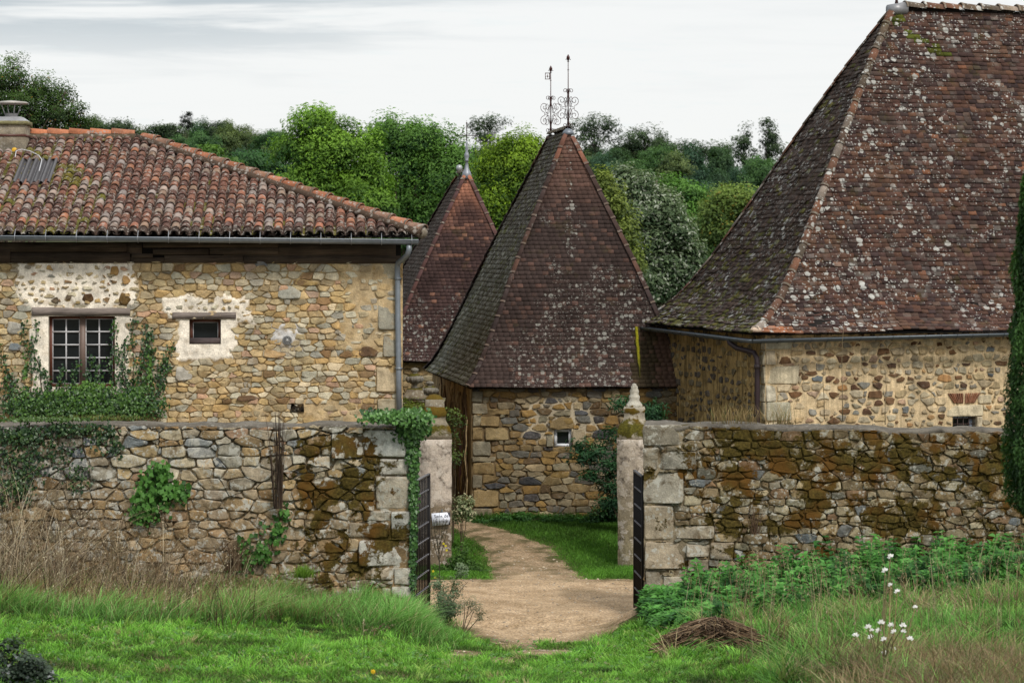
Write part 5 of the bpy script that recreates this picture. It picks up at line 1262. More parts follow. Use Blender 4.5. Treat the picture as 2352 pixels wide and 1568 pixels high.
# tall dry stems
def drystems(name, label, x, y, h, lean, col, head=True, wid=.007):
    n = len(x); mb = MB(); b = gpos(x, y); blades(mb, b, h, lean, wid, col, col * 1.1, 1.8, .6)
    if head:   # feathery seed heads along the upper part
        k = 7; idx = np.repeat(np.arange(n)[NR.random(n) < .7], k); t = NR.uniform(.72, 1.02, len(idx)); L = np.hstack([lean, np.zeros((n, 1))])[idx]; hh = h[idx][:, None]; ln = np.linalg.norm(lean, axis=1)[idx][:, None].clip(0, 1.6)
        p = b[idx] + np.array([[0, 0, 1.0]]) * hh * (t[:, None] - .25 * (t ** 2)[:, None] * ln) + L * hh * (t ** 1.8)[:, None] + NR.normal(size=(len(idx), 3)) * .008
        leaves(mb, p, unit(len(idx)), .035 * NR.uniform(.6, 1.3, len(idx)), col[idx] * NR.uniform(.8, 1.35, (len(idx), 1)), .3, np.tile([[.1, 0, 1.0]], (len(idx), 1)) + NR.normal(size=(len(idx), 3)) * .4)
    return stuff(mb.build(name, M['dry']), label, 'dry grass')
nt = 390; tx = -8.2 + 6.4 * NR.random(nt) ** 1.15; ty = 31.6 + 5.8 * NR.random(nt) ** .75; keep = NR.random(nt) < npst(-2.4, -6.2, tx).clip(.13); tx, ty = tx[keep], ty[keep]; nt = len(tx)
i = np.repeat(np.arange(nt), 13); n = len(i); x = tx[i] + NR.normal(size=n) * .09; y = np.minimum(37.45, ty[i] + NR.normal(size=n) * .09)
hc = (.4 + 1.3 * NR.random(nt) ** 1.6) * (.36 + .6 * npst(-2.5, -6.0, tx) + .42 * npst(-5.2, -7.6, tx)); h = hc[i] * NR.uniform(.45, 1.15, n); lean = (NR.normal(size=(nt, 2)) * .3 + np.array([[.14, -.1]]))[i] + RN(n, .22); lean[NR.random(n) < .1] *= 2.2
drystems('dry_grass', 'tall tan dead grass stems standing before the left boundary wall', x, y, h, lean, mixc(n, [((.32, .25, .165), 4), ((.20, .14, .085), 3), ((.09, .065, .045), 3), ((.46, .39, .28), 2.5)], .25), True, np.where(NR.random(n) < .25, .013, .007))
n = 90; x = NR.uniform(-7.5, -3.4, n); y = NR.uniform(31.2, 34.5, n); drystems('dry_weeds', 'blackish brown dead weed stalks among the tall left grass', x, y, .35 + .45 * NR.random(n), RN(n, .16), mixc(n, [((.05, .035, .025), 3), ((.09, .06, .04), 2)], .2), True, .012)
n = 520; x = NR.uniform(2.3, 7.9, n); y = NR.uniform(27, 35.5, n); lean = RN(n, .2)
drystems('dry_grass', 'thin pale dead grass stalks rising through the nettles', x, y, .45 + .75 * NR.random(n), lean, mixc(n, [((.30, .24, .15), 4), ((.2, .14, .08), 4), ((.36, .3, .2), 2)], .2), True, .006)

# nettles
def nettle(mb, x, y, h, col):
    n = len(x); b = gpos(x, y); lv = 9; ln = RN(n, .14); lf = []; 
    blades(mb, b, h, ln, .012, np.tile([[.05, .08, .025]], (n, 1)), dark=.8)
    for k in range(lv):
        t = .2 + .8 * (k + 1) / lv; p = b + np.stack([ln[:, 0] * h * t ** 1.6, ln[:, 1] * h * t ** 1.6, h * t], 1); a0 = NR.uniform(0, 6.28, n)
        for q in range(4 if k > 3 else 3):
            a = a0 + q * 1.571 + NR.normal(size=n) * .25; s = .165 * (1.15 - .6 * t) * NR.uniform(.75, 1.3, n); dr = np.stack([np.cos(a), np.sin(a), -.35 + .5 * t + NR.normal(size=n) * .15], 1)
            nn = np.stack([-.3 * np.cos(a), -.3 * np.sin(a) - .35, np.ones(n)], 1) + NR.normal(size=(n, 3)) * .25
            leaves(mb, p + dr * s[:, None] * .55, nn, s, col * (.35 + .75 * t) * NR.uniform(.75, 1.25, (n, 1)), .55, dr)
n = 1700; x = 2.0 + 6 * NR.random(n) ** 1.15; y = NR.uniform(31.6, 37.2, n); m = (NR.random(n) < npst(33.4, 34.4, y + 1.7 * npst(4.6, 2.6, x) + 2.6 * samp(_GM, x, y) + 1.2 * samp(_GN, x, y)) * npst(-.28, .02, samp(_GM, x * 1.0, y) + .12)); x, y = x[m], y[m]; n = len(x)
h = (.17 + .36 * NR.random(n)) * (.5 + .5 * npst(2.0, 3.4, x)) * (1 + 1.7 * samp(_GM, x, y)) * (.65 + .45 * npst(33.5, 36, y))
mb = MB(); nettle(mb, x, y, h, mixc(n, [((.07, .215, .038), 4), ((.10, .275, .055), 3), ((.038, .13, .028), 3)], .25)); stuff(mb.build('nettles', M['leaf']), 'thick bed of green nettles at the foot of the right boundary wall', 'nettles')

# ---------------------------------------------------------------- climbers
def climber(name, label, fr, spots, strands, size, dark, light, off=.07, cat='ivy', seed=1, stemcol=(.09, .065, .04), matn='ivy', extra=None):
    """spots: (px,py,rx,ry,n,thick) leaf masses; strands: (px,py,px2,py2,n)"""
    t = thing(name, label, cat, (fr.x, fr.y, 0), fr.r); mb = MB(); r = random.Random(seed)
    def scat(u, z, th, n, b):
        pos = np.stack([u, -off - th * NR.random(n) ** 1.5, z], 1); nn = np.stack([NR.normal(size=n) * .5, -np.ones(n), .35 + NR.normal(size=n) * .4], 1)
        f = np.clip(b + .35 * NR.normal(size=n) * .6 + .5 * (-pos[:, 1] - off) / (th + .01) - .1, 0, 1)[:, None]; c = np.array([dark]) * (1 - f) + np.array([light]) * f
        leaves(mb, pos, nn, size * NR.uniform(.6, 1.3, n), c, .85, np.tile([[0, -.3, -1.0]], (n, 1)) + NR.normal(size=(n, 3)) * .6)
    for (px, py, rx, ry, n, th, b) in spots:
        a = NR.normal(size=(n, 2)) * .55; k = np.linalg.norm(a, axis=1) < 1.5; a = a[k]; n = len(a); u0, z0 = fr.inv(px, py); sc = fr.y / F
        nz = np.array([fbm(q[0] * 2.2, q[1] * 2.2, px, 1, 2) for q in a]); k = NR.random(n) < .75 + nz * 1.6; a = a[k]; n = len(a)
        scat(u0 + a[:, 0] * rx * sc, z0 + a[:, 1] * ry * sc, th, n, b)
    st = MB()
    for (x0, y0, x1, y1, n, b) in strands:
        m = 14; P_ = []; wob = [r.uniform(-1, 1) for _ in range(4)]
        for i in range(m + 1):
            q = i / m; u, z = fr.inv(lerp(x0, x1, q) + 5 * math.sin(q * 7 + wob[0] * 3) + wob[1] * 4 * math.sin(q * 13), lerp(y0, y1, q)); P_.append((u, z))
        st.tube([(u, -off * .6, z) for u, z in P_], [.012 - .009 * i / m for i in range(m + 1)], stemcol, 5, False)
        q = NR.random(n) ** .85; A = np.array(P_); u = np.interp(q * m, np.arange(m + 1), A[:, 0]); z = np.interp(q * m, np.arange(m + 1), A[:, 1]); s = size * 1.1 * (1.25 - .6 * q)
        scat(u + NR.normal(size=n) * s, z + NR.normal(size=n) * s, .05, n, 0), None
        f = None
    mb.build('foliage', M[matn], t)
    if st.V: st.build('stem', M['bark'], t)
    if extra: extra(t)
    return t
IV_D, IV_L = (.018, .05, .018), (.085, .20, .045)
ss = []
for (a, b, c_, d_) in ((75, 940, 60, 740), (95, 900, 78, 738), (40, 930, 0, 790), (140, 940, 140, 840), (165, 930, 175, 832), (215, 930, 207, 815), (235, 930, 228, 835), (290, 930, 285, 775), (300, 940, 312, 730), (325, 930, 330, 742), (318, 900, 345, 760), (350, 920, 395, 790), (305, 930, 268, 800), (362, 900, 385, 830), (262, 900, 258, 735), (345, 900, 350, 800), (15, 930, 20, 860), (120, 930, 108, 850)):
    ss.append((a, b, c_, d_, 95, .5))
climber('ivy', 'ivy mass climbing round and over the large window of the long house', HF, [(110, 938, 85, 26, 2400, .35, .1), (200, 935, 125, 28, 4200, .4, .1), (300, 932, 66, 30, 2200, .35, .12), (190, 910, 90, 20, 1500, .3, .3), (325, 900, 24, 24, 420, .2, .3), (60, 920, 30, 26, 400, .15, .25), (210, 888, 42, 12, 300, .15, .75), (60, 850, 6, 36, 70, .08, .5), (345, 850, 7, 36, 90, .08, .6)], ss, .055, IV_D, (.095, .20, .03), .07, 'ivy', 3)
climber('ivy', 'ivy tumbling over the wall end and down beside the left gate leaf', LW, [(905, 955, 60, 12, 1300, .35, .45), (950, 958, 35, 18, 1100, .4, .45), (958, 985, 26, 22, 800, .2, .3), (951, 1040, 13, 50, 700, .12, .2), (951, 1130, 9, 70, 600, .08, .2), (950, 1230, 7, 80, 420, .06, .15), (925, 985, 18, 30, 300, .1, .2), (948, 1320, 6, 40, 160, .06, .15)], [(905, 980, 930, 1010, 60, .4), (870, 960, 835, 948, 60, .4)], .06, (.02, .06, .02), (.10, .22, .05), .05, 'ivy', 5)
climber('ivy', 'dark ivy with yellowing leaves hanging on the far left of the boundary wall', LW, [(50, 1000, 80, 22, 620, .1, .1), (170, 985, 60, 13, 480, .08, .05), (50, 1060, 60, 46, 380, .1, .15), (130, 1040, 50, 36, 150, .06, .1), (240, 1000, 30, 30, 260, .06, .1), (30, 1120, 40, 40, 400, .1, .2), (270, 1030, 16, 20, 70, .04, .1), (180, 1095, 30, 30, 120, .05, .2), (100, 962, 110, 4, 500, .1, .8)], [(110, 975, 60, 1150, 60, .2), (70, 970, 66, 1100, 60, .2)], .055, (.016, .042, .018), (.07, .13, .03), .06, 'ivy', 6)
def vine(label, spots, strands, seed): return climber('climbing_plant', label, LW, spots, strands, .085, (.03, .09, .02), (.10, .25, .045), .07, 'climber', seed, matn='leaf')
vine('bright green climber in the middle of the left boundary wall', [(352, 1130, 36, 48, 560, .25, .45), (375, 1085, 18, 20, 130, .15, .5), (410, 1130, 26, 22, 130, .12, .45), (325, 1180, 26, 20, 180, .15, .45)], [(345, 1195, 378, 1070, 60, .4), (350, 1150, 435, 1110, 50, .4)], 8)
vine('thin green vine low on the left wall near the mossy stones', [(605, 1270, 22, 22, 110, .12, .4), (565, 1275, 12, 30, 60, .1, .4), (640, 1215, 14, 26, 60, .1, .4), (655, 1180, 9, 20, 30, .08, .5)], [(590, 1300, 660, 1165, 60, .4), (565, 1310, 562, 1235, 40, .4)], 9)
def stems(name, label, cat, pts, n, spread, htop, col, seed, r0=.007):
    r = random.Random(seed); b = Vector(pts); t = thing(name, label, cat, b); mb = MB()
    for i in range(n):
        x, y = r.gauss(0, spread), r.gauss(0, spread * .5); hx = r.gauss(0, spread * 2.2); h = htop * r.uniform(.55, 1.0)
        q = [(x, y, 0), (x + hx * .3, y, h * .4), (x + hx * .6, y + r.uniform(-.03, .03), h * .75), (x + hx, y, h)]
        mb.tube(q, [r0, r0 * .8, r0 * .6, r0 * .3], jitc(col, r, .35), 4, False)
    mb.build('stem', M['bark'], t); return t
stems('dead_stems', 'dark dead plant stems standing tall against the left wall', 'dead plant', (P(640, 0, 37.35).x, 37.35, zat(1168, 37.35)), 26, .035, 1.55, (.055, .038, .028), 4, .008)
stems('dead_stems', 'brown bundle of dead stalks hanging low on the left wall', 'dead plant', (P(538, 0, 37.4).x, 37.4, zat(1310, 37.4)), 60, .06, .52, (.12, .08, .05), 5, .006)
stems('dead_stems', 'short brown dead stems in the middle of the right wall', 'dead plant', (P(1733, 0, 37.1).x, 37.12, zat(1225, 37.2)), 26, .025, .4, (.11, .07, .045), 6, .006)
for i, (px, pt_, pb, lab) in enumerate(((1893, 812, 962, 'shorter dry stalk standing on the right boundary wall'), (1935, 745, 966, 'tallest dry stalk standing on the right boundary wall'), (2033, 830, 975, 'dry stalk on the right wall nearest the barred window'))):
    c = P(px, pb, 37.0); t = thing('dry_stalk', lab, 'stalk', c, 0, 'dry stalks on the right wall'); H = (pb - pt_) / 150; mb = MB(); s = (1, .5, -1)[i]
    mb.tube([(0, 0, 0), (.0, 0, H * .3), (-.02 * s, 0, H * .6), (.0, 0, H * .85), (.06 * s, 0, H)], [.007, .006, .005, .004, .002], (.2, .15, .09), 4); mb.build('stem', M['bark'], t)
def tuft(name, label, c, n, spr, h, pal, wid=.006, lean=.3, cat='grass tuft', matn='dry'):
    t = thing(name, label, cat, c); mb = MB(); b = np.stack([NR.normal(size=n) * spr[0], NR.normal(size=n) * spr[1], np.zeros(n)], 1)
    cc = mixc(n, pal, .25); blades(mb, b, h * NR.uniform(.4, 1.1, n), RN(n, lean), wid, cc, cc * 1.2); mb.build('blade_cluster', M[matn], t); return t
TAN = [((.36, .26, .13), 3), ((.28, .2, .1), 2), ((.12, .15, .05), 1)]
tuft('grass_tuft', 'dry golden grass tuft on the right coping below the barn corner', P(1795, 974, 37.35), 110, (.1, .08), .4, TAN)
tuft('grass_tuft', 'wide dry grass tuft on the right coping before the barn side wall', P(1690, 973, 37.4), 150, (.28, .08), .36, TAN)
tuft('grass_tuft', 'flat yellow green grass tuft on top of the left coping', P(230, 965, 37.7), 500, (.5, .1), .12, [((.2, .19, .07), 3), ((.1, .16, .03), 2)], lean=.8)
tuft('grass_tuft', 'bright green grass tuft at the foot of the mossy part of the left wall', P(695, 1325, 37.0), 260, (.09, .06), .22, [((.14, .26, .03), 3)], .009, .3, matn='grass')
# heaps
def heap(name, label, c, rx, ry, h, n, pal, ln, r0, seed, cat='heap'):
    r = random.Random(seed); t = thing(name, label, cat, c); mb = MB(); m = 14; V = [(0, 0, h * .85)]
    for j in (1, 2, 3):
        for k in range(m): q = k * 6.283 / m; s = j / 3; V.append((rx * s * math.cos(q) * r.uniform(.85, 1.1), ry * s * math.sin(q), h * .85 * (1 - s * s) - .03))
    fs = [(0, 1 + k, 1 + (k + 1) % m) for k in range(m)] + [(1 + j * m + k, 1 + (j + 1) * m + k, 1 + (j + 1) * m + (k + 1) % m, 1 + j * m + (k + 1) % m) for j in range(2) for k in range(m)]
    mb.add(V, fs, (*[x * .4 for x in pal[0]], 0))
    for i in range(n):
        q = r.uniform(0, 6.28); s = math.sqrt(r.random()); x, y = rx * s * math.cos(q), ry * s * math.sin(q); z = h * (1 - s * s) * .95; a = r.gauss(0, .5) + (0 if r.random() < .7 else 1.5); l = ln * r.uniform(.4, 1.2)
        dx, dy = math.cos(a) * l / 2, math.sin(a) * l / 2
        mb.tube([(x - dx, y - dy, z - abs(dx) * .25), (x, y, z + .02 * r.random()), (x + dx, y + dy, z - abs(dx) * .3)], r0 * r.uniform(.5, 1.2), jitc(r.choice(pal), r, .3), 3, False)
    mb.build('twig_pile', M['bark'], t); return t
heap('straw_heap', 'brown heap of pulled roots and straw in the grass before the nettles', onground(1640, 1486) - Vector((0, 0, .01)), .58, .42, .38, 760, [(.11, .07, .042), (.15, .10, .06), (.07, .046, .03), (.2, .145, .09)], .45, .007, 3)
heap('twig_heap', 'dark brown twig heap lying against the foot of the left wall', onground(690, 1352) - Vector((0, 0, .03)), .6, .25, .3, 420, [(.07, .048, .035), (.1, .07, .05), (.045, .03, .025)], .7, .007, 4)

# ---------------------------------------------------------------- shrubs and small plants
def shrub(name, label, cat, base, lobes, n, size, dark, light, cl=60, sig=.08, asp=.5, matn='leaf', nl=5, seed=1, extra=None, yellow=None, droop=False, stemcol=(.08, .06, .04), shell=.5):
    t = thing(name, label, cat, base); mb = MB(); crown(mb, lobes, cl, n, size, sig, dark, light, asp, droop=droop, yellow=yellow, shell=shell); mb.build('foliage', M[matn], t)
    st = MB(); r = random.Random(seed)
    for i in range(nl):
        l = r.choice(lobes); e = Vector((l[0] + l[3] * r.uniform(-.6, .6), l[1], l[2] + l[5] * r.uniform(-.3, .8))); st.tube([(0, 0, -.05), e * .5 + Vector((r.uniform(-.05, .05), 0, .03)), e], [.009, .006, .003], stemcol, 5, False)
    st.build('stem', M['bark'], t)
    if extra: extra(t)
    return t
def pxl(base, Y, lst, dep=.7):
    return [((px - 1176) / F * Y - base[0], 0 + (i % 3 - 1) * .15 * rx / F * Y, zat(py, Y) - base[2], rx / F * Y, max(rx, ry) * dep / F * Y, ry / F * Y) for i, (px, py, rx, ry) in enumerate(lst)]
def pshrub(name, label, cat, Y, bx, lst, n, size, dark, light, zb=None, **kw):
    base = (P(bx, 0, Y).x, Y, gz(P(bx, 0, Y).x, Y) if zb is None else zb); return shrub(name, label, cat, base, pxl(base, Y, lst), n, size, dark, light, **kw)
pshrub('elder_shrub', 'dark green feathery shrub growing between the finial pillar and the near pavilion', 'shrub', 46.9, 1440, [(1380, 1035, 50, 12), (1345, 1050, 38, 8), (1405, 1000, 25, 16), (1400, 1070, 32, 12), (1370, 1095, 40, 10), (1405, 1120, 28, 16), (1335, 1020, 24, 6), (1425, 1150, 22, 30), (1395, 1160, 30, 18), (1430, 930, 22, 12), (1490, 938, 30, 20), (1500, 960, 26, 14)], 5200, .085, (.012, .042, .02), (.045, .135, .045), cl=150, sig=.09, asp=.34)
pshrub('weed_clump', 'clump of dark green weeds at the foot of the pavilion wall beside the right pillar', 'weeds', 48.2, 1395, [(1375, 1185, 25, 22), (1410, 1180, 22, 30), (1425, 1210, 15, 18), (1350, 1200, 18, 10)], 1800, .07, (.01, .035, .014), (.04, .12, .03), cl=60, sig=.07)
pshrub('weed_clump', 'low bright green weeds along the foot of the pavilion wall', 'weeds', 48.4, 1200, [(1110, 1200, 25, 10), (1160, 1192, 30, 8), (1210, 1190, 30, 8), (1260, 1192, 30, 7), (1310, 1195, 30, 6)], 2600, .06, (.012, .045, .014), (.06, .17, .03), cl=90, sig=.06)
pshrub('variegated_shrub', 'variegated cream edged shrub by the corner of the near pavilion', 'shrub', 45.2, 1058, [(1058, 1165, 18, 24), (1068, 1150, 16, 14), (1045, 1190, 10, 16), (1072, 1180, 12, 14)], 900, .06, (.07, .11, .04), (.32, .36, .2), cl=40, sig=.06, asp=.45, yellow=(.3, (.5, .48, .3)))
pshrub('wall_shrub', 'yellowish green shrub filling the gap between house and pale pillar', 'shrub', 45.6, 965, [(950, 950, 28, 20), (975, 940, 16, 16), (940, 935, 14, 12), (965, 975, 20, 20)], 1700, .06, (.03, .06, .015), (.17, .22, .03), cl=70, sig=.08)
pshrub('wall_shrub', 'sparse green shrub right of the broken pillar top', 'shrub', 46.0, 1040, [(1032, 945, 22, 16), (1050, 960, 16, 18), (1038, 985, 12, 22), (1045, 1040, 10, 40)], 620, .055, (.03, .06, .018), (.14, .2, .04), cl=50, sig=.07)
# grey-leaved plants and mullein by the left gate
pshrub('grey_weed', 'grey green bushy weed beside the foot of the left gate leaf', 'weed', 37.0, 1020, [(1018, 1385, 20, 28), (1005, 1345, 12, 22), (1035, 1400, 18, 18), (1022, 1410, 22, 16), (1045, 1350, 5, 22), (1060, 1310, 4, 20)], 3600, .045, (.06, .10, .05), (.24, .32, .19), cl=80, sig=.05, asp=.3)
pshrub('drooping_weed', 'drooping grey weed hanging over the edge of the lane', 'weed', 36.6, 1060, [(1080, 1380, 16, 8), (1095, 1395, 12, 14), (1105, 1410, 8, 14), (1066, 1385, 12, 6)], 700, .035, (.08, .1, .055), (.28, .3, .2), cl=40, sig=.04, asp=.25, droop=True)
pshrub('weed_clump', 'green weeds and grass round the foot of the pale pillar', 'weeds', 43.3, 1050, [(1055, 1290, 25, 18), (1085, 1305, 20, 16), (1110, 1322, 14, 10), (1020, 1315, 22, 14), (1065, 1262, 16, 14), (1000, 1320, 14, 14)], 3200, .055, (.02, .055, .016), (.11, .22, .04), cl=120, sig=.07, asp=.35)
def mullein():
    b = P(1012, 1400, 37.2); t = thing('tall_weed', 'tall dark branching weed with yellow dots standing before the arrow sign', 'weed', b); mb = MB(); r = random.Random(2); q = lambda px, py: P(px, py, 37.2 + r.uniform(-.05, .05)) - b
    tops = [((1012, 1400), (1008, 1290), (1009, 1172)), ((1010, 1300), (1003, 1235), (1003, 1185)), ((1010, 1260), (1016, 1225), (1018, 1188)), ((1010, 1270), (998, 1230), (996, 1192)), ((1009, 1250), (1022, 1220), (1025, 1195)), ((1010, 1290), (992, 1240), (990, 1205)), ((1011, 1280), (1024, 1235), (1028, 1205)), ((1020, 1400), (1045, 1330), (1062, 1290)), ((1030, 1400), (1050, 1360), (1075, 1335))]
    pos = []
    for s in tops:
        pts = [q(*s[0]), q(*s[1]), q(*s[2])]; P5 = []
        for i in range(9): tt = i / 8; a = pts[0].lerp(pts[1], tt); c = pts[1].lerp(pts[2], tt); P5.append(a.lerp(c, tt))
        mb.tube(P5, [.007 - .0006 * i for i in range(9)], (.06, .05, .035), 4, False)
        for i in range(60): tt = r.uniform(.35, 1); pos.append(P5[int(tt * 8)] + Vector((r.gauss(0, .008), r.gauss(0, .008), r.gauss(0, .03))))
    mb.build('stem', M['bark'], t); n = len(pos); lf = MB(); leaves(lf, np.array(pos), unit(n), .02 * NR.uniform(.6, 1.4, n), mixc(n, [((.05, .045, .03), 3), ((.08, .075, .04), 2)]), .5); lf.build('seed_head', M['leaf'], t)
    for k, (px, py) in enumerate(((1019, 1137 + 110), (1024, 1252), (995, 1310), (1026, 1262), (1000, 1325), (1013, 1335))):
        f = MB(); c = q(px, py); n = 5; a = np.arange(5) * 1.2566; leaves(f, np.array([[c.x + .012 * math.cos(z), c.y - .05, c.z + .012 * math.sin(z)] for z in a]), np.tile([[0, -1.0, .2]], (5, 1)), .022, np.tile([[.6, .5, .03]], (5, 1)), .8, np.stack([np.cos(a), 0 * a, np.sin(a)], 1)); f.build('flower', M['petal'], t)
mullein()
# white gaura
def gaura():
    b = onground(2035, 1555); Y = b.y; t = thing('gaura_plant', 'wispy plant with white star flowers in the rough grass on the right', 'flowering plant', b); r = random.Random(4); st = MB()
    fl = [(2046, 1278), (2033, 1310), (2045, 1343), (2061, 1358), (2102, 1394), (2024, 1430), (1994, 1440), (2002, 1447), (2018, 1448), (2047, 1436), (2053, 1450), (2074, 1437), (2075, 1450), (1965, 1459), (2000, 1463), (2030, 1468), (2090, 1467), (2052, 1490), (2031, 1500), (1942, 1557)]
    for i, (px, py) in enumerate(fl):
        yy = Y + r.uniform(-.35, .35); p = P(px, py, yy) - b; root = Vector((p.x * .35 + r.uniform(-.05, .05), r.uniform(-.1, .1), 0)); m = root.lerp(p, .55) + Vector((r.uniform(-.04, .04), 0, .06)); st.tube([root, root.lerp(m, .5), m, m.lerp(p, .6), p], [.009, .008, .007, .006, .005], jitc((.26, .22, .11), r), 4, False)
        f = MB(); a = np.array([.5, 1.35, 2.1, 2.95]) + r.uniform(-.4, .4); s = .03 * r.uniform(.85, 1.25); dr = np.stack([np.cos(a), -.3 + 0 * a, np.sin(a)], 1)
        leaves(f, np.array([[p.x, p.y, p.z]]) + dr * s * .55, np.tile([[0, -1.0, .25]], (4, 1)) + NR.normal(size=(4, 3)) * .2, s * 1.25, np.tile([[.82, .8, .82]], (4, 1)), .75, dr)
        if r.random() < .6: leaves(f, np.array([[p.x + r.uniform(-.02, .03), p.y, p.z - .035]]), np.array([[0, -1.0, 0]]), .022, np.array([[.55, .25, .3]]), .5)
        f.build('flower', M['petal'], t)
    st.build('stem', M['bark'], t)
gaura()
# bramble in the near left corner
pshrub('bramble', 'blurred dark bramble bush in the lower left corner', 'shrub', onground(45, 1575).y, 45, [(40, 1525, 60, 34), (80, 1545, 48, 26), (15, 1490, 34, 16), (105, 1570, 44, 24), (20, 1570, 70, 40), (60, 1478, 30, 8)], 2300, .05, (.015, .03, .02), (.085, .12, .08), cl=110, sig=.05, asp=.7, nl=14, yellow=(.05, (.3, .32, .33)))
for px, py, lab in ((1690, 1390, 'single yellow flower in the nettles'), (857, 1541, 'small yellow flower in the lawn left of the track')):
    Y = onground(px, py + 12).y; c = P(px, py, Y); g = gz(c.x, c.y); t = thing('yellow_flower', lab, 'flower', (c.x, c.y, g)); mb = MB(); mb.tube([(0, 0, 0), (0, 0, c.z - g)], .004, (.05, .1, .03), 4); mb.build('stem', M['leaf'], t); f = MB(); a = np.arange(9) * .698; dr = np.stack([np.cos(a), -.3 + 0 * a, np.sin(a)], 1); leaves(f, np.array([[0, 0, c.z - g]]) + dr * .014, np.tile([[0, -1.0, .5]], (9, 1)), .03, np.tile([[.75, .5, .02]], (9, 1)), .6, dr); f.build('petals', M['petal'], t)

# ---------------------------------------------------------------- trees
def ptree(name, label, Y, bx, lst, n, size, dark, light, cl=120, sig=.35, seed=1, r0=.2, nl=14, col=(.1, .08, .06), cat='tree', group=None, ttop=None, **kw):
    c = P(bx, 0, Y); g = gz(c.x, Y) - .1; t = thing(name, label, cat, (c.x, Y, g), 0, group); lb = pxl((c.x, Y, g), Y, lst, .9)
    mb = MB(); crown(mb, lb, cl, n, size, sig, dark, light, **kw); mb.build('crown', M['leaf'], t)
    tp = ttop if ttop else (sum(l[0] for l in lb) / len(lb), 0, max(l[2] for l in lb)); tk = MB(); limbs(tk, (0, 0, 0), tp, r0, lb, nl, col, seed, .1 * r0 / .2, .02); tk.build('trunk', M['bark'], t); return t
ptree('acacia_tree', 'tall dark acacia tree behind the chimney of the long house', 62, -20, [(12, 175, 48, 48), (60, 200, 45, 30), (110, 215, 50, 32), (155, 225, 26, 34), (170, 262, 26, 26), (120, 265, 50, 30), (60, 255, 60, 40), (0, 240, 60, 50), (-70, 200, 70, 70), (185, 285, 18, 14), (140, 300, 40, 16), (60, 300, 50, 20), (-30, 300, 60, 40), (-90, 280, 70, 60)], 50000, .07, (.012, .032, .01), (.09, .17, .03), cl=330, sig=.17, asp=.42, nl=60, r0=.2, yellow=(.015, (.25, .16, .02)), shell=.45, ttop=(-.3, 0, 8.2))
AS_D, AS_L = (.025, .08, .014), (.13, .27, .038)
ptree('ash_tree', 'bright green ash tree with a forked pale top beside the hip of the long house', 108, 770, [(712, 285, 26, 32), (745, 280, 18, 34), (690, 330, 42, 40), (735, 335, 45, 42), (800, 320, 48, 50), (850, 345, 32, 50), (690, 400, 48, 36), (760, 400, 60, 48), (825, 410, 52, 55), (720, 450, 70, 40), (820, 470, 70, 45), (870, 440, 30, 50)], 62000, .165, AS_D, (.25, .45, .05), cl=150, sig=.40, asp=.4, r0=.25, nl=26, droop=True, bright=(.1, 1.1))
ptree('ash_tree', 'broad green ash tree left of the far pavilion roof', 114, 960, [(890, 305, 36, 34), (945, 310, 46, 38), (1005, 310, 42, 36), (1045, 340, 24, 40), (920, 370, 55, 48), (990, 380, 60, 52), (1040, 400, 34, 50), (910, 450, 55, 55), (980, 470, 62, 55), (1040, 480, 40, 55), (940, 540, 70, 50), (1010, 540, 60, 50)], 70000, .165, (.02, .07, .014), (.18, .36, .06), cl=170, sig=.42, asp=.4, r0=.3, nl=30, droop=True, bright=(.08, .98))
ptree('ash_tree', 'yellow green ash tree between the two pavilion roofs', 100, 1165, [(1150, 335, 28, 28), (1205, 335, 26, 32), (1175, 365, 50, 42), (1215, 385, 28, 45), (1135, 395, 28, 32), (1165, 440, 55, 48), (1130, 470, 36, 42), (1195, 480, 46, 50), (1150, 530, 50, 45)], 46000, .15, (.03, .08, .008), (.28, .44, .028), cl=120, sig=.34, asp=.4, r0=.22, nl=20, droop=True, bright=(.12, 1.1))
ptree('small_tree', 'dark leafy bush top showing over the hip of the long house', 125, 590, [(590, 385, 55, 26), (630, 415, 50, 36), (560, 395, 32, 20)], 9000, .22, (.012, .04, .012), (.05, .14, .035), cl=90, sig=.3, r0=.15, nl=8)
ptree('small_tree', 'pale green young tree top peeping over the roof of the long house', 118, 500, [(488, 360, 14, 18), (520, 378, 26, 16), (480, 380, 22, 18), (535, 395, 26, 14)], 5000, .2, (.02, .06, .014), (.13, .25, .04), cl=60, sig=.22, r0=.1, nl=6)
ptree('whitebeam_tree', 'silvery white leaved tree behind the gap between near pavilion and barn', 90, 1500, [(1432, 415, 22, 22), (1470, 440, 34, 34), (1510, 480, 42, 42), (1460, 500, 42, 45), (1540, 540, 46, 46), (1490, 570, 50, 50), (1570, 600, 36, 40), (1530, 640, 55, 50), (1590, 640, 30, 32), (1480, 650, 50, 45)], 52000, .16, (.03, .065, .024), (.2, .27, .14), cl=300, sig=.24, asp=.42, r0=.2, nl=18, yellow=(.17, (.38, .42, .33)), bright=(.1, 1.0))
ptree('olive_green_tree', 'narrow olive yellow tree hugging the right slope of the near pavilion roof', 82, 1420, [(1388, 425, 18, 30), (1405, 480, 24, 40), (1425, 540, 26, 40), (1445, 600, 22, 36), (1415, 620, 40, 36)], 12000, .14, (.04, .07, .014), (.22, .28, .05), cl=100, sig=.22, r0=.12, nl=10)
ptree('round_tree', 'mid green tree with a pale branch behind the whitebeam', 128, 1550, [(1530, 440, 30, 26), (1570, 460, 40, 34), (1600, 490, 32, 30), (1560, 510, 50, 36), (1620, 540, 34, 40), (1640, 590, 36, 36)], 24000, .17, (.022, .07, .016), (.14, .3, .05), cl=140, sig=.35, r0=.2, nl=12, col=(.25, .22, .18))
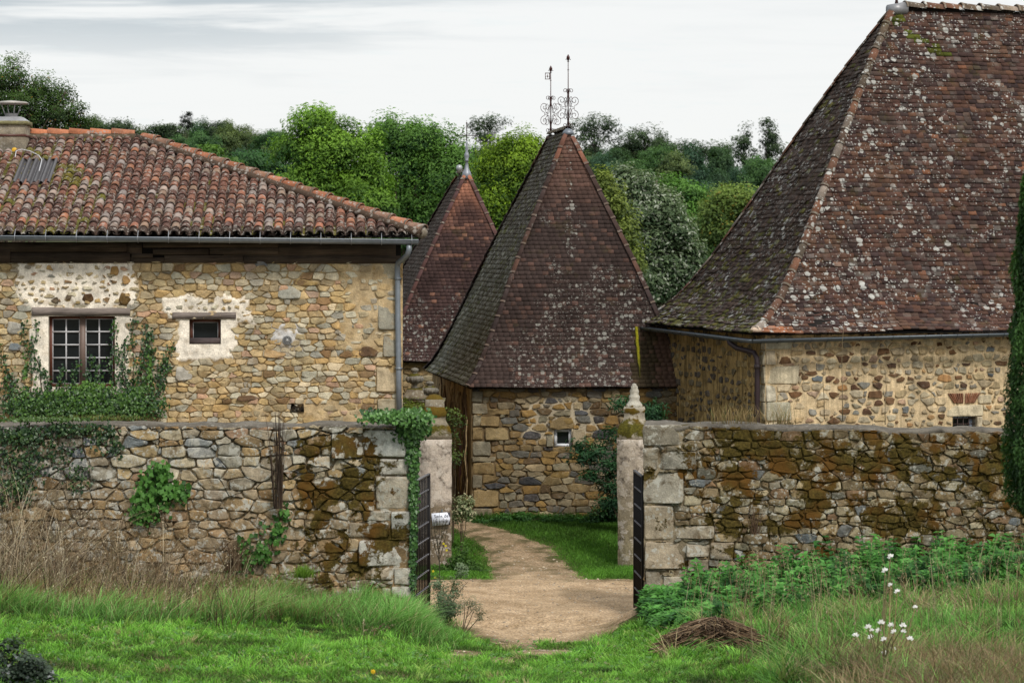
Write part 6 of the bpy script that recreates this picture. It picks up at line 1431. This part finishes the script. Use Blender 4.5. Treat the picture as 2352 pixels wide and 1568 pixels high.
ptree('round_tree', 'yellowing green tree just left of the barn roof edge', 122, 1670, [(1680, 460, 32, 24), (1650, 490, 30, 30), (1700, 470, 26, 30), (1660, 530, 36, 32)], 16000, .17, (.04, .08, .018), (.21, .3, .06), cl=90, sig=.35, r0=.18, nl=8, yellow=(.05, (.3, .24, .04)))
# skyline trees
SK_D, SK_L = (.014, .030, .016), (.075, .125, .045)
def sky_tree(label, bx, lst, n, cl, Y=470, nl=24, r0=.25, size=.5, dark=SK_D, light=SK_L, sig=.7, **kw): return ptree('skyline_tree', label, Y, bx, lst, n, size, dark, light, cl=cl, sig=sig, r0=r0, nl=nl, cat='tree', group='trees on the skyline', col=(.06, .05, .045), **kw)
sky_tree('dark thin leaved tree on the skyline above the far pavilion spike', 1122, [(1100, 285, 24, 22), (1135, 280, 28, 20), (1120, 310, 40, 24)], 1500, 70, nl=44, sig=.55)
sky_tree('airy tree on the skyline just right of the iron finials', 1365, [(1340, 300, 30, 26), (1375, 290, 34, 26), (1400, 315, 26, 28), (1350, 340, 40, 28)], 3400, 90, nl=40)
sky_tree('dense dark round tree on the skyline right of the near pavilion', 1480, [(1450, 325, 34, 26), (1485, 320, 34, 26), (1515, 345, 22, 34), (1470, 365, 50, 36)], 6500, 110)
sky_tree('sparse pale tree on the skyline in the middle of the gap', 1590, [(1560, 345, 22, 18), (1590, 340, 26, 18), (1620, 355, 22, 18)], 1500, 60, nl=44, sig=.55)
sky_tree('small leafy tree on the skyline left of the two tall thin ones', 1650, [(1640, 350, 22, 22), (1665, 352, 20, 18)], 1400, 46, nl=26)
sky_tree('left one of the two tall thin skyline trees by the barn roof', 1712, [(1718, 300, 12, 16), (1703, 328, 22, 16), (1716, 358, 28, 22), (1690, 365, 16, 16), (1712, 392, 30, 16)], 2400, 90, nl=36, sig=.55)
sky_tree('right one of the two tall thin skyline trees with white bare branches', 1765, [(1762, 290, 14, 16), (1766, 318, 18, 18), (1777, 345, 26, 20), (1758, 368, 16, 16)], 2400, 80, nl=36, sig=.55)
sky_tree('loose bushy tree on the skyline left, right of the acacia', 280, [(235, 295, 26, 14), (275, 290, 26, 14), (300, 305, 20, 14), (320, 320, 8, 18)], 2600, 70, Y=300, size=.32, sig=.45, nl=26)
sky_tree('low leafy tree on the skyline left of the lone pine', 385, [(350, 305, 14, 14), (375, 300, 20, 16), (405, 305, 20, 16)], 2200, 60, nl=10, sig=.5)
sky_tree('small spiky tree on the skyline right of the lone pine', 490, [(480, 300, 20, 14), (510, 296, 14, 12), (500, 312, 30, 14)], 2000, 50, nl=10, sig=.5)
def pine():
    Y = 500; b = Vector((P(427, 0, Y).x, Y, gz(P(427, 0, Y).x, Y))); t = thing('pine_tree', 'lone dark pine with tiered branches on the left skyline', 'tree', b); z = lambda py: zat(py, Y) - b.z; k = Y / F; mb = MB()
    lb = [(dx * k, 0, z(py), rx * k, rx * k, ry * k) for dx, py, rx, ry in ((4, 262, 9, 3), (-6, 270, 8, 3), (8, 271, 6, 2.5), (-2, 279, 13, 3), (9, 284, 7, 3), (-9, 288, 7, 3), (6, 291, 8, 2.5))]
    crown(mb, lb, 60, 1500, .32, .28, (.010, .016, .012), (.035, .045, .03), shell=.2); mb.build('crown', M['leaf'], t); tk = MB(); limbs(tk, (0, 0, 0), (2 * k, 0, z(262)), .16, lb, 14, (.07, .05, .045), 3, .15); tk.build('trunk', M['bark'], t)
pine()
# the wood on the hillside: each tree a copy of one of eight
protos = []
PAL = [((.010, .028, .013), (.048, .088, .034)), ((.012, .034, .012), (.06, .12, .034)), ((.012, .028, .016), (.042, .08, .04)), ((.02, .036, .012), (.085, .115, .036)), ((.010, .03, .012), (.05, .105, .03)), ((.016, .03, .012), (.07, .09, .034)), ((.008, .026, .016), (.034, .07, .04)), ((.014, .042, .012), (.075, .14, .034))]
WG = 'trees of the wood on the hillside'
WL = ['dark green broadleaf tree in the hillside wood', 'fresh green broadleaf tree in the hillside wood', 'bluish dark tree in the hillside wood', 'olive tinted tree in the hillside wood', 'mid green domed tree in the hillside wood', 'brownish green tree in the hillside wood', 'blackish green tree in the hillside wood', 'light green tree in the hillside wood']
def hill_tree(i):
    r = random.Random(i + 50); t = thing('woodland_tree', WL[i], 'tree', (0, 0, 0), 0, WG); H = 8.5; mb = MB(); lb = []
    for k in range(7): a = r.uniform(0, 6.28); q = r.uniform(0, 1.7); lb.append((q * math.cos(a), q * math.sin(a), H * r.uniform(.35, .78), r.uniform(1.3, 2.1), r.uniform(1.3, 2.1), r.uniform(1.1, 1.9)))
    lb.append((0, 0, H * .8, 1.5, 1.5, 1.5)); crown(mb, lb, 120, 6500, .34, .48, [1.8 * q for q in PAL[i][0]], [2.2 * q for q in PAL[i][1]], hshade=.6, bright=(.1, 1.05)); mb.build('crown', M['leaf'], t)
    tk = MB(); limbs(tk, (0, 0, 0), (0, 0, H * .7), .2, lb, 7, (.08, .07, .055), i, .1); tk.build('trunk', M['bark'], t); return t
protos = [hill_tree(i) for i in range(8)]; used = [False] * 8
def dup(src, loc, rz, sc):
    o = src.copy(); COL.objects.link(o); o.location = loc; o.rotation_euler = (0, 0, rz); o.scale = (sc, sc, sc * RNG.uniform(.9, 1.15))
    for ch in src.children: c = ch.copy(); COL.objects.link(c); c.parent = o
    return o
rw_ = random.Random(77); spots = []
for Y in (545, 500, 455, 410, 365, 320, 280, 240, 205, 175):
    step = 4.1 if Y > 300 else 4.6; x0, x1 = (150 - 1176) / F * Y, (1850 - 1176) / F * Y; x = x0
    while x < x1: spots.append((x + rw_.uniform(-1.2, 1.2), Y + rw_.uniform(-16, 16))); x += step * rw_.uniform(.8, 1.25)
first = {}
for (x, y) in spots:
    px = 1176 + x / y * F; z = gz(x, y) - .15; py = 563 - (z + 7 - CAMZ) / y * F
    if px < 330 and y < 480: continue
    if 620 < px < 1070 and py > 330: continue          # hidden behind the ash trees
    if px < 900 and py > 470: continue
    if 1240 < px < 1330 and py > 330: continue
    i = min(7, int(8 * min(.999, max(0, .5 + .9 * fbm(x, y, 3, .02, 2) + rw_.uniform(-.35, .35))))); rz = rw_.uniform(0, 6.28); s = rw_.uniform(.66, 1.22) * (1 if y > 300 else .95)
    if not used[i]: used[i] = True; t = protos[i]; t.location = (x, y, z); t.rotation_euler = (0, 0, rz); t.scale = (s, s, s)
    else: dup(protos[i], (x, y, z), rz, s)
# blurred cypress at the right edge
def cypress():
    Y = 21.0; cx = P(2402, 0, Y).x; g = gz(cx, Y); t = thing('cypress_tree', 'blurred dark green cypress at the right edge of the picture', 'tree', (cx, Y, g)); z = lambda py: zat(py, Y) - g
    prof = [(z(1195), .12), (z(1150), .30), (z(1080), .345), (z(950), .335), (z(800), .30), (z(620), .258), (z(480), .215), (z(400), .18), (z(300), .10), (z(170), .02)]
    n = 48000; zz = NR.uniform(prof[0][0], prof[-1][0], n); R = np.interp(zz, [p[0] for p in prof], [p[1] for p in prof]); a = NR.uniform(0, 6.283, n)
    lump_ = np.array([mnoise.noise(Vector((math.cos(q) * 2.5, math.sin(q) * 2.5, w_ * 3.2))) for q, w_ in zip(a, zz)]); rr = R * (1 + .28 * lump_) * NR.uniform(.7, 1.04, n)
    pos = np.stack([rr * np.cos(a), rr * np.sin(a), zz], 1); f = np.clip(.45 + .8 * lump_ + NR.normal(size=n) * .15, 0, 1)[:, None]; c = np.array([[.01, .03, .01]]) * (1 - f) + np.array([[.06, .14, .028]]) * f
    mb = MB(); leaves(mb, pos, np.stack([np.cos(a), np.sin(a), .3 + 0 * a], 1) + NR.normal(size=(n, 3)) * .5, .045 * NR.uniform(.6, 1.3, n), c, .4, np.tile([[0, 0, 1.0]], (n, 1)) + NR.normal(size=(n, 3)) * .4); mb.build('crown', M['leaf'], t)
    tk = MB(); tk.tube([(0, 0, 0), (0, 0, z(1100)), (0, 0, z(600)), (0, 0, z(300))], [.09, .07, .05, .02], (.1, .075, .055), 8); tk.build('trunk', M['bark'], t)
cypress()
# ================================================================ camera, sky, sun
cam = bpy.data.cameras.new('camera'); co = bpy.data.objects.new('camera', cam); COL.objects.link(co); SC.camera = co
co.location = (0, 0, CAMZ); co.rotation_euler = (math.pi / 2, 0, 0)
cam.sensor_width = 36; cam.lens = F / 2352 * 36; cam.shift_y = -221 / 2352; cam.clip_start = .5; cam.clip_end = 5000
cam.dof.use_dof = True; cam.dof.focus_distance = 41; cam.dof.aperture_fstop = 3.6
SUN_EL, SUN_AZ = 48, 155      # sun behind the camera to the right (azimuth from +Y clockwise)
w = bpy.data.worlds.new('World'); SC.world = w; w.use_nodes = True; t = NT('w', w)
sky = t.n('ShaderNodeTexSky', _sky_type='NISHITA', _sun_disc=False, _sun_elevation=math.radians(SUN_EL), _sun_rotation=math.radians(SUN_AZ))
gen = t.n('ShaderNodeTexCoord').outputs['Generated']; sx = t.n('ShaderNodeSeparateXYZ', i0=gen).outputs
n1 = t.noise(t.mapv(gen, (5, 5, 60)), 1.5, 6, .6, .3); n2 = t.noise(t.mapv(gen, (9, 9, 85)), 3.4, 5, .6)
band = t.ma('MULTIPLY', t.mr(sx[2], .060, .104), t.mr(sx[0], .05, -.14))
g = t.ma('MULTIPLY', t.mr(t.ma('ADD', n1, t.ma('MULTIPLY', band, .2)), .48, .74), t.ma('ADD', t.ma('MULTIPLY', band, .95), .12))
cl = t.mix(g, (.945, .955, .95), (.55, .61, .65))
cl = t.mix(t.ma('MULTIPLY', t.mr(n2, .56, .72), .2), cl, (.80, .90, .92))
zen = t.mr(sx[2], .12, .85, 1.0, 1.5)
b1 = t.n('ShaderNodeBackground', Strength=zen); t.put(b1, 'Color', cl)
b2 = t.n('ShaderNodeBackground', Color=sky.outputs[0], Strength=.1)
mx = t.n('ShaderNodeMixShader', i0=.06); t.t.links.new(b1.outputs[0], mx.inputs[1]); t.t.links.new(b2.outputs[0], mx.inputs[2])
o = t.n('ShaderNodeOutputWorld'); t.t.links.new(mx.outputs[0], o.inputs[0])
sl = bpy.data.lights.new('sun', 'SUN'); sl.energy = 2.7; sl.angle = math.radians(12); sl.color = (1, .95, .87); so = bpy.data.objects.new('sun', sl); COL.objects.link(so)
az, el = math.radians(SUN_AZ), math.radians(SUN_EL); d = Vector((math.sin(az) * math.cos(el), math.cos(az) * math.cos(el), math.sin(el)))
so.rotation_euler = d.to_track_quat('Z', 'Y').to_euler(); so.location = d * 60
SC.view_settings.view_transform = 'Standard'; SC.view_settings.look = 'None'; SC.view_settings.exposure = 0; SC.view_settings.gamma = 1
SC.render.engine = 'CYCLES'; SC.cycles.max_bounces = 6; SC.cycles.use_denoising = True
